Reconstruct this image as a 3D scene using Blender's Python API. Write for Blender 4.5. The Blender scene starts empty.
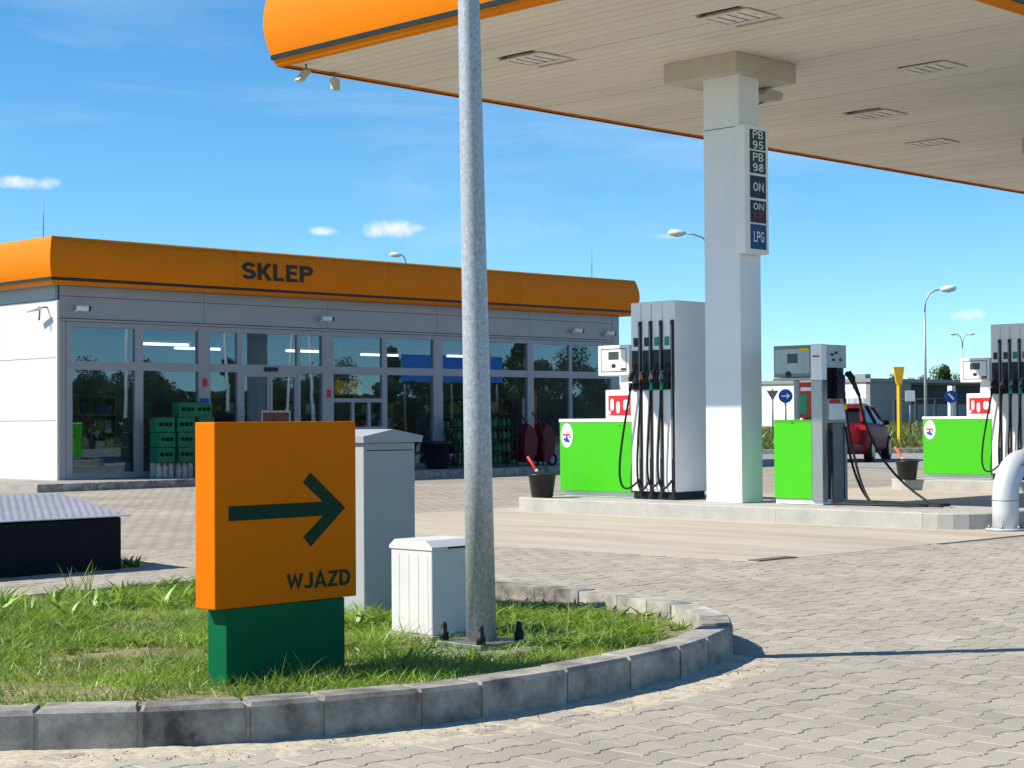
import bpy, bmesh, math, random
import numpy as np
from mathutils import Vector, Matrix
random.seed(7); rng = np.random.default_rng(7)
S = bpy.context.scene
COL = S.collection

# ------------------------------------------------------------------ camera
FPX = 1765.0
cd = bpy.data.cameras.new('camera'); cam = bpy.data.objects.new('camera', cd); COL.objects.link(cam)
cd.sensor_width = 36.0; cd.lens = 36.0 * FPX / 1024.0; cd.clip_start = 0.1; cd.clip_end = 3000
_p, _r = math.radians(1.169), math.radians(0.4)
_fw = Vector((1, 1, 0)).normalized(); _rt = Vector((1, -1, 0)).normalized(); _up = Vector((0, 0, 1))
_F = _fw * math.cos(_p) + _up * math.sin(_p); _U = _rt.cross(_F)
_R = _rt * math.cos(_r) - _U * math.sin(_r); _U2 = _U * math.cos(_r) + _rt * math.sin(_r)
_m = Matrix((_R, _U2, -_F)).transposed().to_4x4(); _m.translation = (0, 0, 1.15)
cam.matrix_world = _m
S.camera = cam
S.render.resolution_x = 1024; S.render.resolution_y = 768

# ------------------------------------------------------------------ sun and sky
SUN = Vector((-0.865, 0.65, 1.0)).normalized()          # towards the sun
el = math.asin(SUN.z); az = math.atan2(SUN.x, SUN.y)
W = bpy.data.worlds.new('World'); S.world = W; W.use_nodes = True
wn, wl = W.node_tree.nodes, W.node_tree.links
wn.clear()
wo = wn.new('ShaderNodeOutputWorld'); bg = wn.new('ShaderNodeBackground'); sky = wn.new('ShaderNodeTexSky')
sky.sky_type = 'NISHITA'; sky.sun_disc = False; sky.sun_elevation = el; sky.sun_rotation = az
sky.altitude = 100; sky.air_density = 0.85; sky.dust_density = 0.0; sky.ozone_density = 4.0
bg.inputs[1].default_value = 0.105
def wmath(op, a=None, b=None, c=None):
    n = wn.new('ShaderNodeMath'); n.operation = op
    for i, v in enumerate((a, b, c)):
        if v is None: continue
        if isinstance(v, (int, float)): n.inputs[i].default_value = v
        else: wl.new(v, n.inputs[i])
    return n.outputs[0]
tc = wn.new('ShaderNodeTexCoord')
# thin cirrus streaks and small fair-weather clouds, spread over the whole sky
mp = wn.new('ShaderNodeMapping'); mp.inputs['Rotation'].default_value = (0.2, 0.1, math.radians(20)); mp.inputs['Scale'].default_value = (1.2, 2.0, 9.0)
wl.new(tc.outputs['Generated'], mp.inputs['Vector'])
nz = wn.new('ShaderNodeTexNoise'); nz.inputs['Scale'].default_value = 1.9; nz.inputs['Detail'].default_value = 9; nz.inputs['Roughness'].default_value = 0.62; nz.inputs['Distortion'].default_value = 0.6
wl.new(mp.outputs[0], nz.inputs['Vector'])
cr = wn.new('ShaderNodeMapRange'); cr.inputs[1].default_value = 0.50; cr.inputs[2].default_value = 0.85; cr.inputs[3].default_value = 0; cr.inputs[4].default_value = 0.26
wl.new(nz.outputs[0], cr.inputs[0])
# small flat-based clouds low in the sky, at fixed bearings
CL = [(-0.271, 0.131, 0.026, 0.0045, 1.0), (-0.104, 0.107, 0.012, 0.003, 0.8), (-0.068, 0.108, 0.019, 0.006, 1.0), (0.254, 0.056, 0.012, 0.0035, 0.75),
      (0.09, 0.103, 0.018, 0.002, 0.35), (-0.30, 0.175, 0.008, 0.003, 0.9), (0.45, 0.11, 0.03, 0.006, 0.9), (-0.55, 0.12, 0.03, 0.006, 0.9), (0.8, 0.14, 0.04, 0.008, .9), (-0.9, 0.16, 0.05, 0.01, .9)]
dn = wn.new('ShaderNodeVectorMath'); dn.operation = 'NORMALIZE'; wl.new(tc.outputs['Generated'], dn.inputs[0])
def dotv(v):
    n = wn.new('ShaderNodeVectorMath'); n.operation = 'DOT_PRODUCT'; wl.new(dn.outputs[0], n.inputs[0]); n.inputs[1].default_value = v
    return n.outputs['Value']
dr, df, du = dotv((0.70711, -0.70711, 0)), dotv((0.70711, 0.70711, 0)), dotv((0, 0, 1))
bear = wmath('ARCTAN2', dr, df); elev = wmath('ARCSINE', du)
cn = wn.new('ShaderNodeTexNoise'); cn.inputs['Scale'].default_value = 75; cn.inputs['Detail'].default_value = 6; cn.inputs['Roughness'].default_value = 0.6
wl.new(dn.outputs[0], cn.inputs['Vector'])
cnoise = wmath('MULTIPLY', wmath('SUBTRACT', cn.outputs[0], 0.5), 2.6)
tot = None
for (b, e, sb, se, k) in CL:
    d1 = wmath('DIVIDE', wmath('SUBTRACT', bear, b), sb); d2 = wmath('DIVIDE', wmath('SUBTRACT', elev, e), se)
    q = wmath('ADD', wmath('MULTIPLY', d1, d1), wmath('MULTIPLY', d2, d2))
    v = wmath('SUBTRACT', wmath('ADD', 1.0, cnoise), q)
    m = wn.new('ShaderNodeMapRange'); m.interpolation_type = 'SMOOTHSTEP'; m.inputs[1].default_value = 0.0; m.inputs[2].default_value = 1.5; m.inputs[4].default_value = k
    wl.new(v, m.inputs[0])
    tot = m.outputs[0] if tot is None else wmath('MAXIMUM', tot, m.outputs[0])
allc = wmath('MAXIMUM', wmath('MINIMUM', tot, 0.92), wmath('MULTIPLY', cr.outputs[0], 1.0))
mixc = wn.new('ShaderNodeMix'); mixc.data_type = 'RGBA'
wl.new(allc, mixc.inputs[0]); hs = wn.new('ShaderNodeHueSaturation'); hs.inputs['Saturation'].default_value = 1.12; tn = wn.new('ShaderNodeMix'); tn.data_type = 'RGBA'; tn.blend_type = 'MULTIPLY'; tn.inputs[0].default_value = 1.0; tn.inputs[7].default_value = (0.75, 0.985, 1.045, 1); wl.new(sky.outputs[0], tn.inputs[6]); wl.new(tn.outputs[2], hs.inputs['Color'])
wl.new(hs.outputs[0], mixc.inputs[6]); mixc.inputs[7].default_value = (6.6, 6.8, 7.0, 1)
wl.new(mixc.outputs[2], bg.inputs[0]); wl.new(bg.outputs[0], wo.inputs[0])
sd = bpy.data.lights.new('sun', 'SUN'); sun = bpy.data.objects.new('sun', sd); COL.objects.link(sun)
sd.energy = 4.8; sd.angle = math.radians(0.5); sd.color = (1.0, 0.925, 0.79)
sun.rotation_euler = SUN.to_track_quat('Z', 'Y').to_euler(); sun.location = (-20, 20, 30)
vs = S.view_settings
vs.view_transform = 'Standard'; vs.look = 'None'; vs.exposure = 0.6; vs.gamma = 1.0; vs.use_curve_mapping = False

# ------------------------------------------------------------------ mesh helpers
class MB:
    def __init__(s): s.v = []; s.f = []; s.sm = []
    def add(s, vs_, fs, smooth=False):
        o = len(s.v); s.v += [tuple(p) for p in vs_]; s.f += [tuple(i + o for i in f) for f in fs]; s.sm += [smooth] * len(fs)
        return s
    def box(s, x0, x1, y0, y1, z0, z1, c=0.0):
        if x0 > x1: x0, x1 = x1, x0
        if y0 > y1: y0, y1 = y1, y0
        if c <= 0:
            return s.add([(x0, y0, z0), (x1, y0, z0), (x1, y1, z0), (x0, y1, z0), (x0, y0, z1), (x1, y0, z1), (x1, y1, z1), (x0, y1, z1)],
                         [(0, 3, 2, 1), (4, 5, 6, 7), (0, 1, 5, 4), (1, 2, 6, 5), (2, 3, 7, 6), (3, 0, 4, 7)])
        bm = bmesh.new(); bmesh.ops.create_cube(bm, size=1.0)
        for v in bm.verts:
            v.co = ((x0 + x1) / 2 + v.co.x * (x1 - x0), (y0 + y1) / 2 + v.co.y * (y1 - y0), (z0 + z1) / 2 + v.co.z * (z1 - z0))
        bmesh.ops.bevel(bm, geom=bm.edges[:] + bm.verts[:], offset=c, segments=2, affect='EDGES', profile=0.5)
        bm.verts.index_update()
        s.add([v.co[:] for v in bm.verts], [[v.index for v in f.verts] for f in bm.faces]); bm.free()
        return s
    def prism(s, pts, axis, a, b):
        """extrude a 2D polygon along axis ('x','y','z') from a to b"""
        n = len(pts)
        def P(p, t):
            return (t, p[0], p[1]) if axis == 'x' else ((p[0], t, p[1]) if axis == 'y' else (p[0], p[1], t))
        vs_ = [P(p, a) for p in pts] + [P(p, b) for p in pts]
        fs = [tuple(range(n))[::-1], tuple(range(n, 2 * n))] + [(i, (i + 1) % n, n + (i + 1) % n, n + i) for i in range(n)]
        return s.add(vs_, fs)
    def tube(s, pts, r, n=8, cap=True):
        pts = [Vector(p) for p in pts]; k = len(pts)
        rs = r if isinstance(r, (list, tuple)) else [r] * k
        T = []
        for i in range(k):
            t = pts[min(i + 1, k - 1)] - pts[max(i - 1, 0)]
            T.append(t.normalized())
        u = T[0].orthogonal().normalized(); vs_ = []
        for i in range(k):
            u = (u - T[i] * u.dot(T[i])).normalized(); w = T[i].cross(u)
            for j in range(n):
                a = 2 * math.pi * j / n
                vs_.append(tuple(pts[i] + (u * math.cos(a) + w * math.sin(a)) * rs[i]))
        fs = [(i * n + j, i * n + (j + 1) % n, (i + 1) * n + (j + 1) % n, (i + 1) * n + j) for i in range(k - 1) for j in range(n)]
        s.add(vs_, fs, True)
        if cap:
            o = len(s.v) - k * n
            s.f += [tuple(o + j for j in range(n))[::-1], tuple(o + (k - 1) * n + j for j in range(n))]; s.sm += [False, False]
        return s
    def lathe(s, prof, cx, cy, n=16, cz=0.0, smooth=True):
        k = len(prof); vs_ = []
        for (r, z) in prof:
            for j in range(n):
                a = 2 * math.pi * j / n
                vs_.append((cx + r * math.cos(a), cy + r * math.sin(a), cz + z))
        fs = [(i * n + j, i * n + (j + 1) % n, (i + 1) * n + (j + 1) % n, (i + 1) * n + j) for i in range(k - 1) for j in range(n)]
        s.add(vs_, fs, smooth)
        o = len(s.v) - k * n
        s.f += [tuple(o + j for j in range(n))[::-1], tuple(o + (k - 1) * n + j for j in range(n))]; s.sm += [False, False]
        return s
    def mesh(s, name, off=(0, 0, 0)):
        me = bpy.data.meshes.new(name)
        me.from_pydata([(x - off[0], y - off[1], z - off[2]) for (x, y, z) in s.v], [], s.f)
        me.polygons.foreach_set('use_smooth', s.sm); me.update()
        return me
def link(name, me, mat, parent=None, loc=(0, 0, 0)):
    o = bpy.data.objects.new(name, me); COL.objects.link(o)
    if mat is not None and not me.materials: me.materials.append(mat)
    if parent is not None: o.parent = parent
    o.location = loc
    return o
def wloc(o):
    v = Vector((0, 0, 0))
    while o is not None: v += o.location; o = o.parent
    return v
def part(name, mb, mat, root, label=None):
    """a part whose vertices are given in world coordinates, under an unrotated thing (or part)"""
    o = link(name, mb.mesh(name, wloc(root)), mat, root)
    if label: o['label'] = label
    return o
def lpart(name, mb, mat, root, label=None):
    """a part given in the thing's own coordinates"""
    o = link(name, mb.mesh(name), mat, root)
    if label: o['label'] = label
    return o
def tag(o, label, cat, group=None, kind=None):
    o['label'] = label; o['category'] = cat
    if group: o['group'] = group
    if kind: o['kind'] = kind
    return o
def thing(name, loc, label, cat, group=None, rz=0.0):
    o = bpy.data.objects.new(name, None); COL.objects.link(o); o.location = loc; o.rotation_euler = (0, 0, rz); o.empty_display_size = 0.2
    return tag(o, label, cat, group)
def struct(name, mb_or_me, mat, label, cat=None, loc=None):
    me = mb_or_me.mesh(name, loc or (0, 0, 0)) if isinstance(mb_or_me, MB) else mb_or_me
    o = link(name, me, mat, None, loc or (0, 0, 0)); o['kind'] = 'structure'; o['label'] = label; o['category'] = cat or name.replace('_', ' ')
    return o
def copy_tree(o, parent=None, off=None):
    c = o.copy(); COL.objects.link(c); c.parent = parent
    if off is not None: c.location = Vector(o.location) + Vector(off)
    for ch in list(o.children): copy_tree(ch, c)
    return c
def _arc(cx, cy, rx, ry, a0, a1, n=9): return [(cx + rx * math.cos(math.radians(a0 + (a1 - a0) * i / n)), cy + ry * math.sin(math.radians(a0 + (a1 - a0) * i / n))) for i in range(n + 1)]
def glyph(c, s):
    """bold upright letters as strokes: (width, [polylines]) on a unit height, s = half stroke"""
    t, b = 1 - s, s
    if c == 'S': return .66, [_arc(.335, .5 + (.5 - s) / 2, .235, (.5 - s) / 2, 20, 262, 14) + _arc(.335, .5 - (.5 - s) / 2, .245, (.5 - s) / 2, 82, -160, 14)]
    if c == 'K': return .68, [[(s, 0), (s, 1)], [(.60, 1.0), (s * 2, .42)], [(.27, .58), (.62, 0)]]
    if c == 'L': return .56, [[(s, 1), (s, b), (.54, b)]]
    if c == 'E': return .60, [[(.57, t), (s, t), (s, b), (.58, b)], [(s * 2, .52), (.53, .52)]]
    if c == 'F': return .56, [[(.55, t), (s, t), (s, 0)], [(s * 2, .50), (.50, .50)]]
    if c == 'P': return .64, [[(s, 0), (s, t), (.34, t)] + _arc(.36, .715, .22, .285 - s, 80, -80, 8) + [(.34, .43 + s), (s * 2, .43 + s)]]
    if c == 'B': return .66, [[(s * 2, b), (.36, b)] + _arc(.38, .275, .21, .275 - s, -80, 80, 8) + [(.36, .55 - s), (s * 2, .55 - s)], [(s, 0), (s, t), (.34, t)] + _arc(.35, .76, .19, .24 - s, 80, -60, 7)]
    if c == 'W': return .95, [[(.09, 1), (.28, .17), (.50, .83), (.72, .17), (.91, 1)]]
    if c == 'J': return .56, [[(.46, 1), (.46, .30)] + _arc(.265, .27, .195, .27 - s, 0, -170, 10)]
    if c == 'A': return .74, [[(.06, 0), (.37, .97), (.68, 0)], [(.20, .29), (.54, .29)]]
    if c == 'Z': return .64, [[(.05, t), (.55, t), (.10, b), (.60, b)]]
    if c == 'D': return .70, [[(s * 2, b), (.30, b)] + _arc(.30, .5, .31, .5 - s, -90, 90, 14) + [(s, t), (s, 0)]]
    if c == 'O': return .76, [_arc(.37, .5, .29, .5 - s, 0, 360, 24)]
    if c == 'N': return .72, [[(s, 0), (s, .96), (.62, .04), (.62, 1)]]
    if c == 'G': return .74, [_arc(.37, .5, .29, .5 - s, 40, 320, 18) + [(.63, .30), (.63, .47), (.42, .47)]]
    if c == '9': return .60, [_arc(.29, .68, .20, .32 - s, 0, 360, 16), _arc(.25, .40, .26, .40 - s, 20, -120, 9)]
    if c == '8': return .60, [_arc(.29, .74, .18, .26 - s, 0, 360, 16), _arc(.29, .27, .21, .27 - s, 0, 360, 16)]
    if c == '5': return .60, [[(.52, t), (.14, t), (.10, .50)] + _arc(.28, .32, .22, .32 - s, 130, -150, 12)]
    return .3, []
def text_mesh(txt, size, bold=0.0, extrude=0.002, sx=1.0):
    """lettering built stroke by stroke; each stroke a hair proud of the one before"""
    s = .085 + bold; mb = MB(); x = 0; k = 0
    for c in txt:
        w, lines = glyph(c, s)
        for ln in lines:
            P = [Vector(p) for p in ln]; closed = (P[0] - P[-1]).length < 1e-6 and len(P) > 3
            if closed: P = P[:-1]
            n = len(P); L = []; R = []
            for i in range(n):
                a = P[i] - P[i - 1] if (i or closed) else P[1] - P[0]; b = P[(i + 1) % n] - P[i] if (i < n - 1 or closed) else P[i] - P[i - 1]
                a = a.normalized(); b = b.normalized(); na = Vector((-a.y, a.x)); nb = Vector((-b.y, b.x)); m = (na + nb)
                m = m.normalized() if m.length > 1e-4 else na
                d = s / max(.42, m.dot(na)); L.append(P[i] + m * d); R.append(P[i] - m * d)
            z = extrude + k * .00025; k = (k + 1) % 4
            mb.add([(x + p.x, p.y, z) for p in L] + [(x + p.x, p.y, z) for p in R], [(i, n + i, n + (i + 1) % n, (i + 1) % n) for i in range(n if closed else n - 1)])
        x += w + .10
    co = np.array(mb.v); c_ = (co.max(0) + co.min(0)) / 2; c_[2] = 0; co -= c_; co[:, :2] *= size
    mb.v = [tuple(p) for p in co]
    return mb.mesh('lettering'), co.max(0) - co.min(0)
def place_text(me, mat, root, pos, right, up, name='lettering'):
    """pos/right/up in the parent's coordinates"""
    r = Vector(right).normalized(); u = Vector(up).normalized(); n = r.cross(u)
    o = link(name, me, mat, root)
    M = Matrix((r, u, n)).transposed().to_4x4(); M.translation = pos
    o.matrix_local = M
    return o

# ------------------------------------------------------------------ materials
def mat(name, col, rough=0.5, metal=0.0, var=0.0, vscale=4.0, bump=0.0, bscale=40.0, spec=0.3, col2=None, stretch=None, rvar=0.0, coat=0.0):
    m = bpy.data.materials.new(name); m.use_nodes = True
    n, l = m.node_tree.nodes, m.node_tree.links; b = n['Principled BSDF']
    b.inputs['Base Color'].default_value = (*col, 1); b.inputs['Roughness'].default_value = rough; b.inputs['Metallic'].default_value = metal
    b.inputs['Specular IOR Level'].default_value = spec
    if coat: b.inputs['Coat Weight'].default_value = coat
    if var or bump or col2 or rvar:
        g = n.new('ShaderNodeNewGeometry'); src = g.outputs['Position']
        if stretch:
            mp_ = n.new('ShaderNodeMapping'); mp_.inputs['Scale'].default_value = stretch; l.new(src, mp_.inputs[0]); src = mp_.outputs[0]
        nz_ = n.new('ShaderNodeTexNoise'); nz_.inputs['Scale'].default_value = vscale; nz_.inputs['Detail'].default_value = 6; nz_.inputs['Roughness'].default_value = 0.65
        l.new(src, nz_.inputs['Vector'])
        rp = n.new('ShaderNodeMapRange'); rp.inputs[1].default_value = 0.3; rp.inputs[2].default_value = 0.7
        l.new(nz_.outputs[0], rp.inputs[0])
        if var or col2:
            mx = n.new('ShaderNodeMix'); mx.data_type = 'RGBA'
            c2 = col2 if col2 else tuple(c * (1 - var) for c in col)
            c1 = col if col2 else tuple(min(1, c * (1 + var * 0.6)) for c in col)
            mx.inputs[6].default_value = (*c1, 1); mx.inputs[7].default_value = (*c2, 1)
            l.new(rp.outputs[0], mx.inputs[0]); l.new(mx.outputs[2], b.inputs['Base Color'])
        if rvar:
            rr = n.new('ShaderNodeMapRange'); rr.inputs[3].default_value = rough - rvar; rr.inputs[4].default_value = rough + rvar
            l.new(rp.outputs[0], rr.inputs[0]); l.new(rr.outputs[0], b.inputs['Roughness'])
        if bump:
            nb = n.new('ShaderNodeTexNoise'); nb.inputs['Scale'].default_value = bscale; nb.inputs['Detail'].default_value = 5
            l.new(g.outputs['Position'], nb.inputs['Vector'])
            bp = n.new('ShaderNodeBump'); bp.inputs['Strength'].default_value = bump; bp.inputs['Distance'].default_value = 0.01
            l.new(nb.outputs[0], bp.inputs['Height']); l.new(bp.outputs[0], b.inputs['Normal'])
    return m
M = {}
M['orange'] = mat('orange_panel', (0.74, 0.200, 0.0012), 0.45, var=0.05, vscale=1.2, rvar=0.06, spec=0.12)
M['sign_orange'] = mat('sign_orange', (0.66, 0.158, 0.001), 0.55, var=0.06, vscale=2.5, rvar=0.06, spec=0.05)
M['sign_green'] = mat('sign_green', (0.002, 0.115, 0.045), 0.55, var=0.10, vscale=5, rvar=0.06, spec=0.08)
M['dark_green'] = mat('dark_green_film', (0.003, 0.036, 0.014), 0.6, spec=0.15)
M['pump_green'] = mat('pump_green', (0.055, 0.46, 0.007), 0.4, var=0.04, vscale=3, rvar=0.08)
M['white'] = mat('white_paint', (0.80, 0.80, 0.79), 0.45, var=0.06, vscale=2)
M['white_wall'] = mat('white_wall_panel', (0.60, 0.61, 0.625), 0.5, var=0.05, vscale=0.8)
M['grey_wall'] = mat('grey_aluminium_cladding', (0.34, 0.35, 0.375), 0.45, metal=0.2, var=0.07, vscale=0.9)
M['frame'] = mat('window_frame', (0.33, 0.34, 0.37), 0.45, metal=0.15, var=0.05, vscale=3)
M['joint'] = mat('dark_joint', (0.03, 0.03, 0.035), 0.7)
M['soffit'] = mat('soffit_panel', (0.72, 0.675, 0.60), 0.55, var=0.13, vscale=0.7, stretch=(1, 0.25, 1))
M['column'] = mat('column_cladding', (0.76, 0.77, 0.78), 0.42, metal=0.1, var=0.06, vscale=0.9)
M['cap'] = mat('column_cap', (0.52, 0.485, 0.41), 0.6, var=0.1, vscale=1.5)
M['black'] = mat('black_rubber', (0.012, 0.012, 0.013), 0.55, var=0.3, vscale=9)
M['black_plastic'] = mat('black_plastic', (0.016, 0.016, 0.018), 0.4, var=0.3, vscale=14)
M['stripe'] = mat('dark_stripe', (0.012, 0.02, 0.016), 0.35)
M['pump_grey'] = mat('pump_grey', (0.80, 0.79, 0.775), 0.45, metal=0.05, var=0.06, vscale=2.2, rvar=0.06)
M['steel'] = mat('stainless_steel', (0.36, 0.355, 0.345), 0.35, metal=0.75, var=0.15, vscale=3, stretch=(1, 1, 0.15), rvar=0.08)
M['dark_steel'] = mat('dull_steel', (0.22, 0.22, 0.21), 0.5, metal=0.5, var=0.2, vscale=6)
M['screen'] = mat('lcd_screen', (0.05, 0.065, 0.055), 0.2)
M['red'] = mat('red_print', (0.55, 0.02, 0.03), 0.4)
M['red_plastic'] = mat('red_plastic', (0.55, 0.03, 0.02), 0.45)
M['banner'] = mat('banner_blue', (0.03, 0.22, 0.75), 0.5)
M['blue'] = mat('blue_print', (0.01, 0.07, 0.36), 0.4)
M['yellow'] = mat('yellow_paint', (0.80, 0.45, 0.01), 0.5, var=0.06, vscale=5)
M['orange_bright'] = mat('orange_plastic', (0.75, 0.13, 0.01), 0.45)
M['teal'] = mat('teal_plastic', (0.01, 0.28, 0.15), 0.45)
M['navy'] = mat('navy_plastic', (0.012, 0.018, 0.06), 0.45)
M['badge'] = mat('badge_dark', (0.02, 0.035, 0.035), 0.5)
M['price_green'] = mat('price_dark_green', (0.004, 0.035, 0.022), 0.4)
M['price_navy'] = mat('price_black', (0.008, 0.010, 0.02), 0.4)
M['price_blue'] = mat('price_blue', (0.008, 0.035, 0.17), 0.4)
M['letter_white'] = mat('white_lettering', (0.75, 0.77, 0.75), 0.5)
M['letter_red'] = mat('red_lettering', (0.25, 0.02, 0.03), 0.5)
M['concrete'] = mat('concrete', (0.31, 0.295, 0.265), 0.85, var=0.22, vscale=2.0, bump=0.25, bscale=60)
M['island'] = mat('island_concrete', (0.40, 0.39, 0.365), 0.85, var=0.18, vscale=3.0, bump=0.25, bscale=50)
M['cab_grey'] = mat('cabinet_grey', (0.36, 0.375, 0.39), 0.55, var=0.05, vscale=3, bump=0.05, bscale=120)
M['cab_white'] = mat('cabinet_white', (0.62, 0.62, 0.61), 0.5, var=0.07, vscale=4)
M['box_black'] = mat('tank_box_black', (0.008, 0.009, 0.012), 0.7, var=0.3, vscale=3, spec=0.15)
M['plate'] = mat('chequer_plate', (0.46, 0.46, 0.50), 0.45, metal=0.4, var=0.15, vscale=5)
M['hoop'] = mat('galvanised_hoop', (0.60, 0.62, 0.65), 0.42, metal=0.3, var=0.08, vscale=6)
M['bark'] = mat('bark', (0.06, 0.045, 0.03), 0.9, var=0.3, vscale=8)
M['tyre'] = mat('tyre', (0.015, 0.015, 0.016), 0.8)
M['rim'] = mat('rim', (0.35, 0.35, 0.36), 0.35, metal=0.7)
M['car_red'] = mat('car_paint_red', (0.17, 0.006, 0.012), 0.5, metal=0.0, spec=0.12, var=0.1, vscale=2)
M['car_glass'] = mat('car_glass', (0.012, 0.015, 0.02), 0.2, spec=0.15)
M['tail'] = mat('tail_light', (0.45, 0.01, 0.01), 0.2)
M['far_white'] = mat('far_white_wall', (0.80, 0.80, 0.785), 0.7, var=0.06, vscale=0.3)
M['far_grey'] = mat('far_grey_wall', (0.27, 0.265, 0.265), 0.7, var=0.1, vscale=0.3)
M['far_dark'] = mat('far_dark_wall', (0.045, 0.045, 0.05), 0.7)
M['far_door'] = mat('far_door_grey', (0.36, 0.40, 0.42), 0.6)
M['interior'] = mat('interior_wall', (0.22, 0.225, 0.23), 0.8, var=0.1, vscale=1)
M['interior_floor'] = mat('interior_floor', (0.20, 0.19, 0.18), 0.4)
M['crate_green'] = mat('crate_green', (0.006, 0.15, 0.07), 0.5, var=0.15, vscale=6)
M['bottle_green'] = mat('bottle_green', (0.01, 0.09, 0.03), 0.25)
M['pack'] = mat('shrink_pack', (0.45, 0.42, 0.38), 0.4, var=0.4, vscale=8)
M['maroon'] = mat('maroon_tray', (0.13, 0.010, 0.020), 0.5, var=0.2, vscale=6)
M['mortar'] = mat('mortar', (0.32, 0.30, 0.26), 0.95, var=0.3, vscale=12, bump=0.4, bscale=90)
M['roof'] = mat('roof_membrane', (0.18, 0.18, 0.18), 0.9)
M['flower'] = mat('clover_flower', (0.36, 0.20, 0.25), 0.7)
M['sand'] = mat('sand_grain', (0.50, 0.44, 0.335), 0.95, var=0.3, vscale=30)
M['debris'] = mat('debris', (0.12, 0.10, 0.075), 0.95, var=0.3, vscale=40)

def m_glass():
    m = bpy.data.materials.new('window_glass'); m.use_nodes = True; n, l = m.node_tree.nodes, m.node_tree.links; n.clear()
    o = n.new('ShaderNodeOutputMaterial'); mx = n.new('ShaderNodeMixShader'); t = n.new('ShaderNodeBsdfTransparent'); g = n.new('ShaderNodeBsdfGlossy')
    t.inputs[0].default_value = (0.90, 0.93, 0.94, 1); g.inputs['Roughness'].default_value = 0.0; g.inputs[0].default_value = (0.55, 0.78, 1.0, 1)
    geo = n.new('ShaderNodeNewGeometry'); d = n.new('ShaderNodeVectorMath'); d.operation = 'DOT_PRODUCT'; l.new(geo.outputs['Incoming'], d.inputs[0]); l.new(geo.outputs['Normal'], d.inputs[1])
    a = n.new('ShaderNodeMath'); a.operation = 'ABSOLUTE'; l.new(d.outputs['Value'], a.inputs[0])
    b = n.new('ShaderNodeMath'); b.operation = 'SUBTRACT'; b.inputs[0].default_value = 1.0; l.new(a.outputs[0], b.inputs[1])
    c = n.new('ShaderNodeMath'); c.operation = 'POWER'; c.inputs[1].default_value = 5.0; l.new(b.outputs[0], c.inputs[0])
    f = n.new('ShaderNodeMath'); f.operation = 'MULTIPLY_ADD'; f.inputs[1].default_value = 0.91; f.inputs[2].default_value = 0.09; l.new(c.outputs[0], f.inputs[0])
    nb = n.new('ShaderNodeTexNoise'); nb.inputs['Scale'].default_value = 0.8; l.new(geo.outputs['Position'], nb.inputs['Vector'])
    bp = n.new('ShaderNodeBump'); bp.inputs['Strength'].default_value = 0.04; bp.inputs['Distance'].default_value = 0.02; l.new(nb.outputs[0], bp.inputs['Height']); l.new(bp.outputs[0], g.inputs['Normal'])
    l.new(f.outputs[0], mx.inputs[0]); l.new(t.outputs[0], mx.inputs[1]); l.new(g.outputs[0], mx.inputs[2]); l.new(mx.outputs[0], o.inputs[0])
    return m
M['glass'] = m_glass()
def m_emit(name, col, s):
    m = bpy.data.materials.new(name); m.use_nodes = True; b = m.node_tree.nodes['Principled BSDF']
    b.inputs['Emission Color'].default_value = (*col, 1); b.inputs['Emission Strength'].default_value = s
    return m
M['tube'] = m_emit('fluorescent_tube', (0.95, 1, 1), 1.6)

def m_galv():
    m = mat('galvanised_steel', (0.40, 0.42, 0.44), 0.45, metal=0.3)
    n, l = m.node_tree.nodes, m.node_tree.links; b = n['Principled BSDF']
    g = n.new('ShaderNodeNewGeometry'); v = n.new('ShaderNodeTexVoronoi'); v.inputs['Scale'].default_value = 120; mp_ = n.new('ShaderNodeMapping'); mp_.inputs['Scale'].default_value = (1, 1, 0.6)
    nz_ = n.new('ShaderNodeTexNoise'); nz_.inputs['Scale'].default_value = 55; nz_.inputs['Detail'].default_value = 7; nz_.inputs['Roughness'].default_value = 0.7
    l.new(g.outputs['Position'], mp_.inputs[0]); l.new(mp_.outputs[0], v.inputs['Vector']); l.new(g.outputs['Position'], nz_.inputs['Vector'])
    a = n.new('ShaderNodeMath'); a.operation = 'MULTIPLY_ADD'; a.inputs[1].default_value = 0.35; l.new(v.outputs['Color'], a.inputs[0]); l.new(nz_.outputs[0], a.inputs[2])
    r = n.new('ShaderNodeValToRGB'); r.color_ramp.elements[0].position = 0.42; r.color_ramp.elements[0].color = (0.28, 0.30, 0.32, 1); r.color_ramp.elements[1].position = 0.98; r.color_ramp.elements[1].color = (0.56, 0.58, 0.60, 1)
    l.new(a.outputs[0], r.inputs[0]); l.new(r.outputs[0], b.inputs['Base Color'])
    rr = n.new('ShaderNodeMapRange'); rr.inputs[3].default_value = 0.62; rr.inputs[4].default_value = 0.36; l.new(a.outputs[0], rr.inputs[0]); l.new(rr.outputs[0], b.inputs['Roughness'])
    return m
M['galv'] = m_galv()

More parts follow.
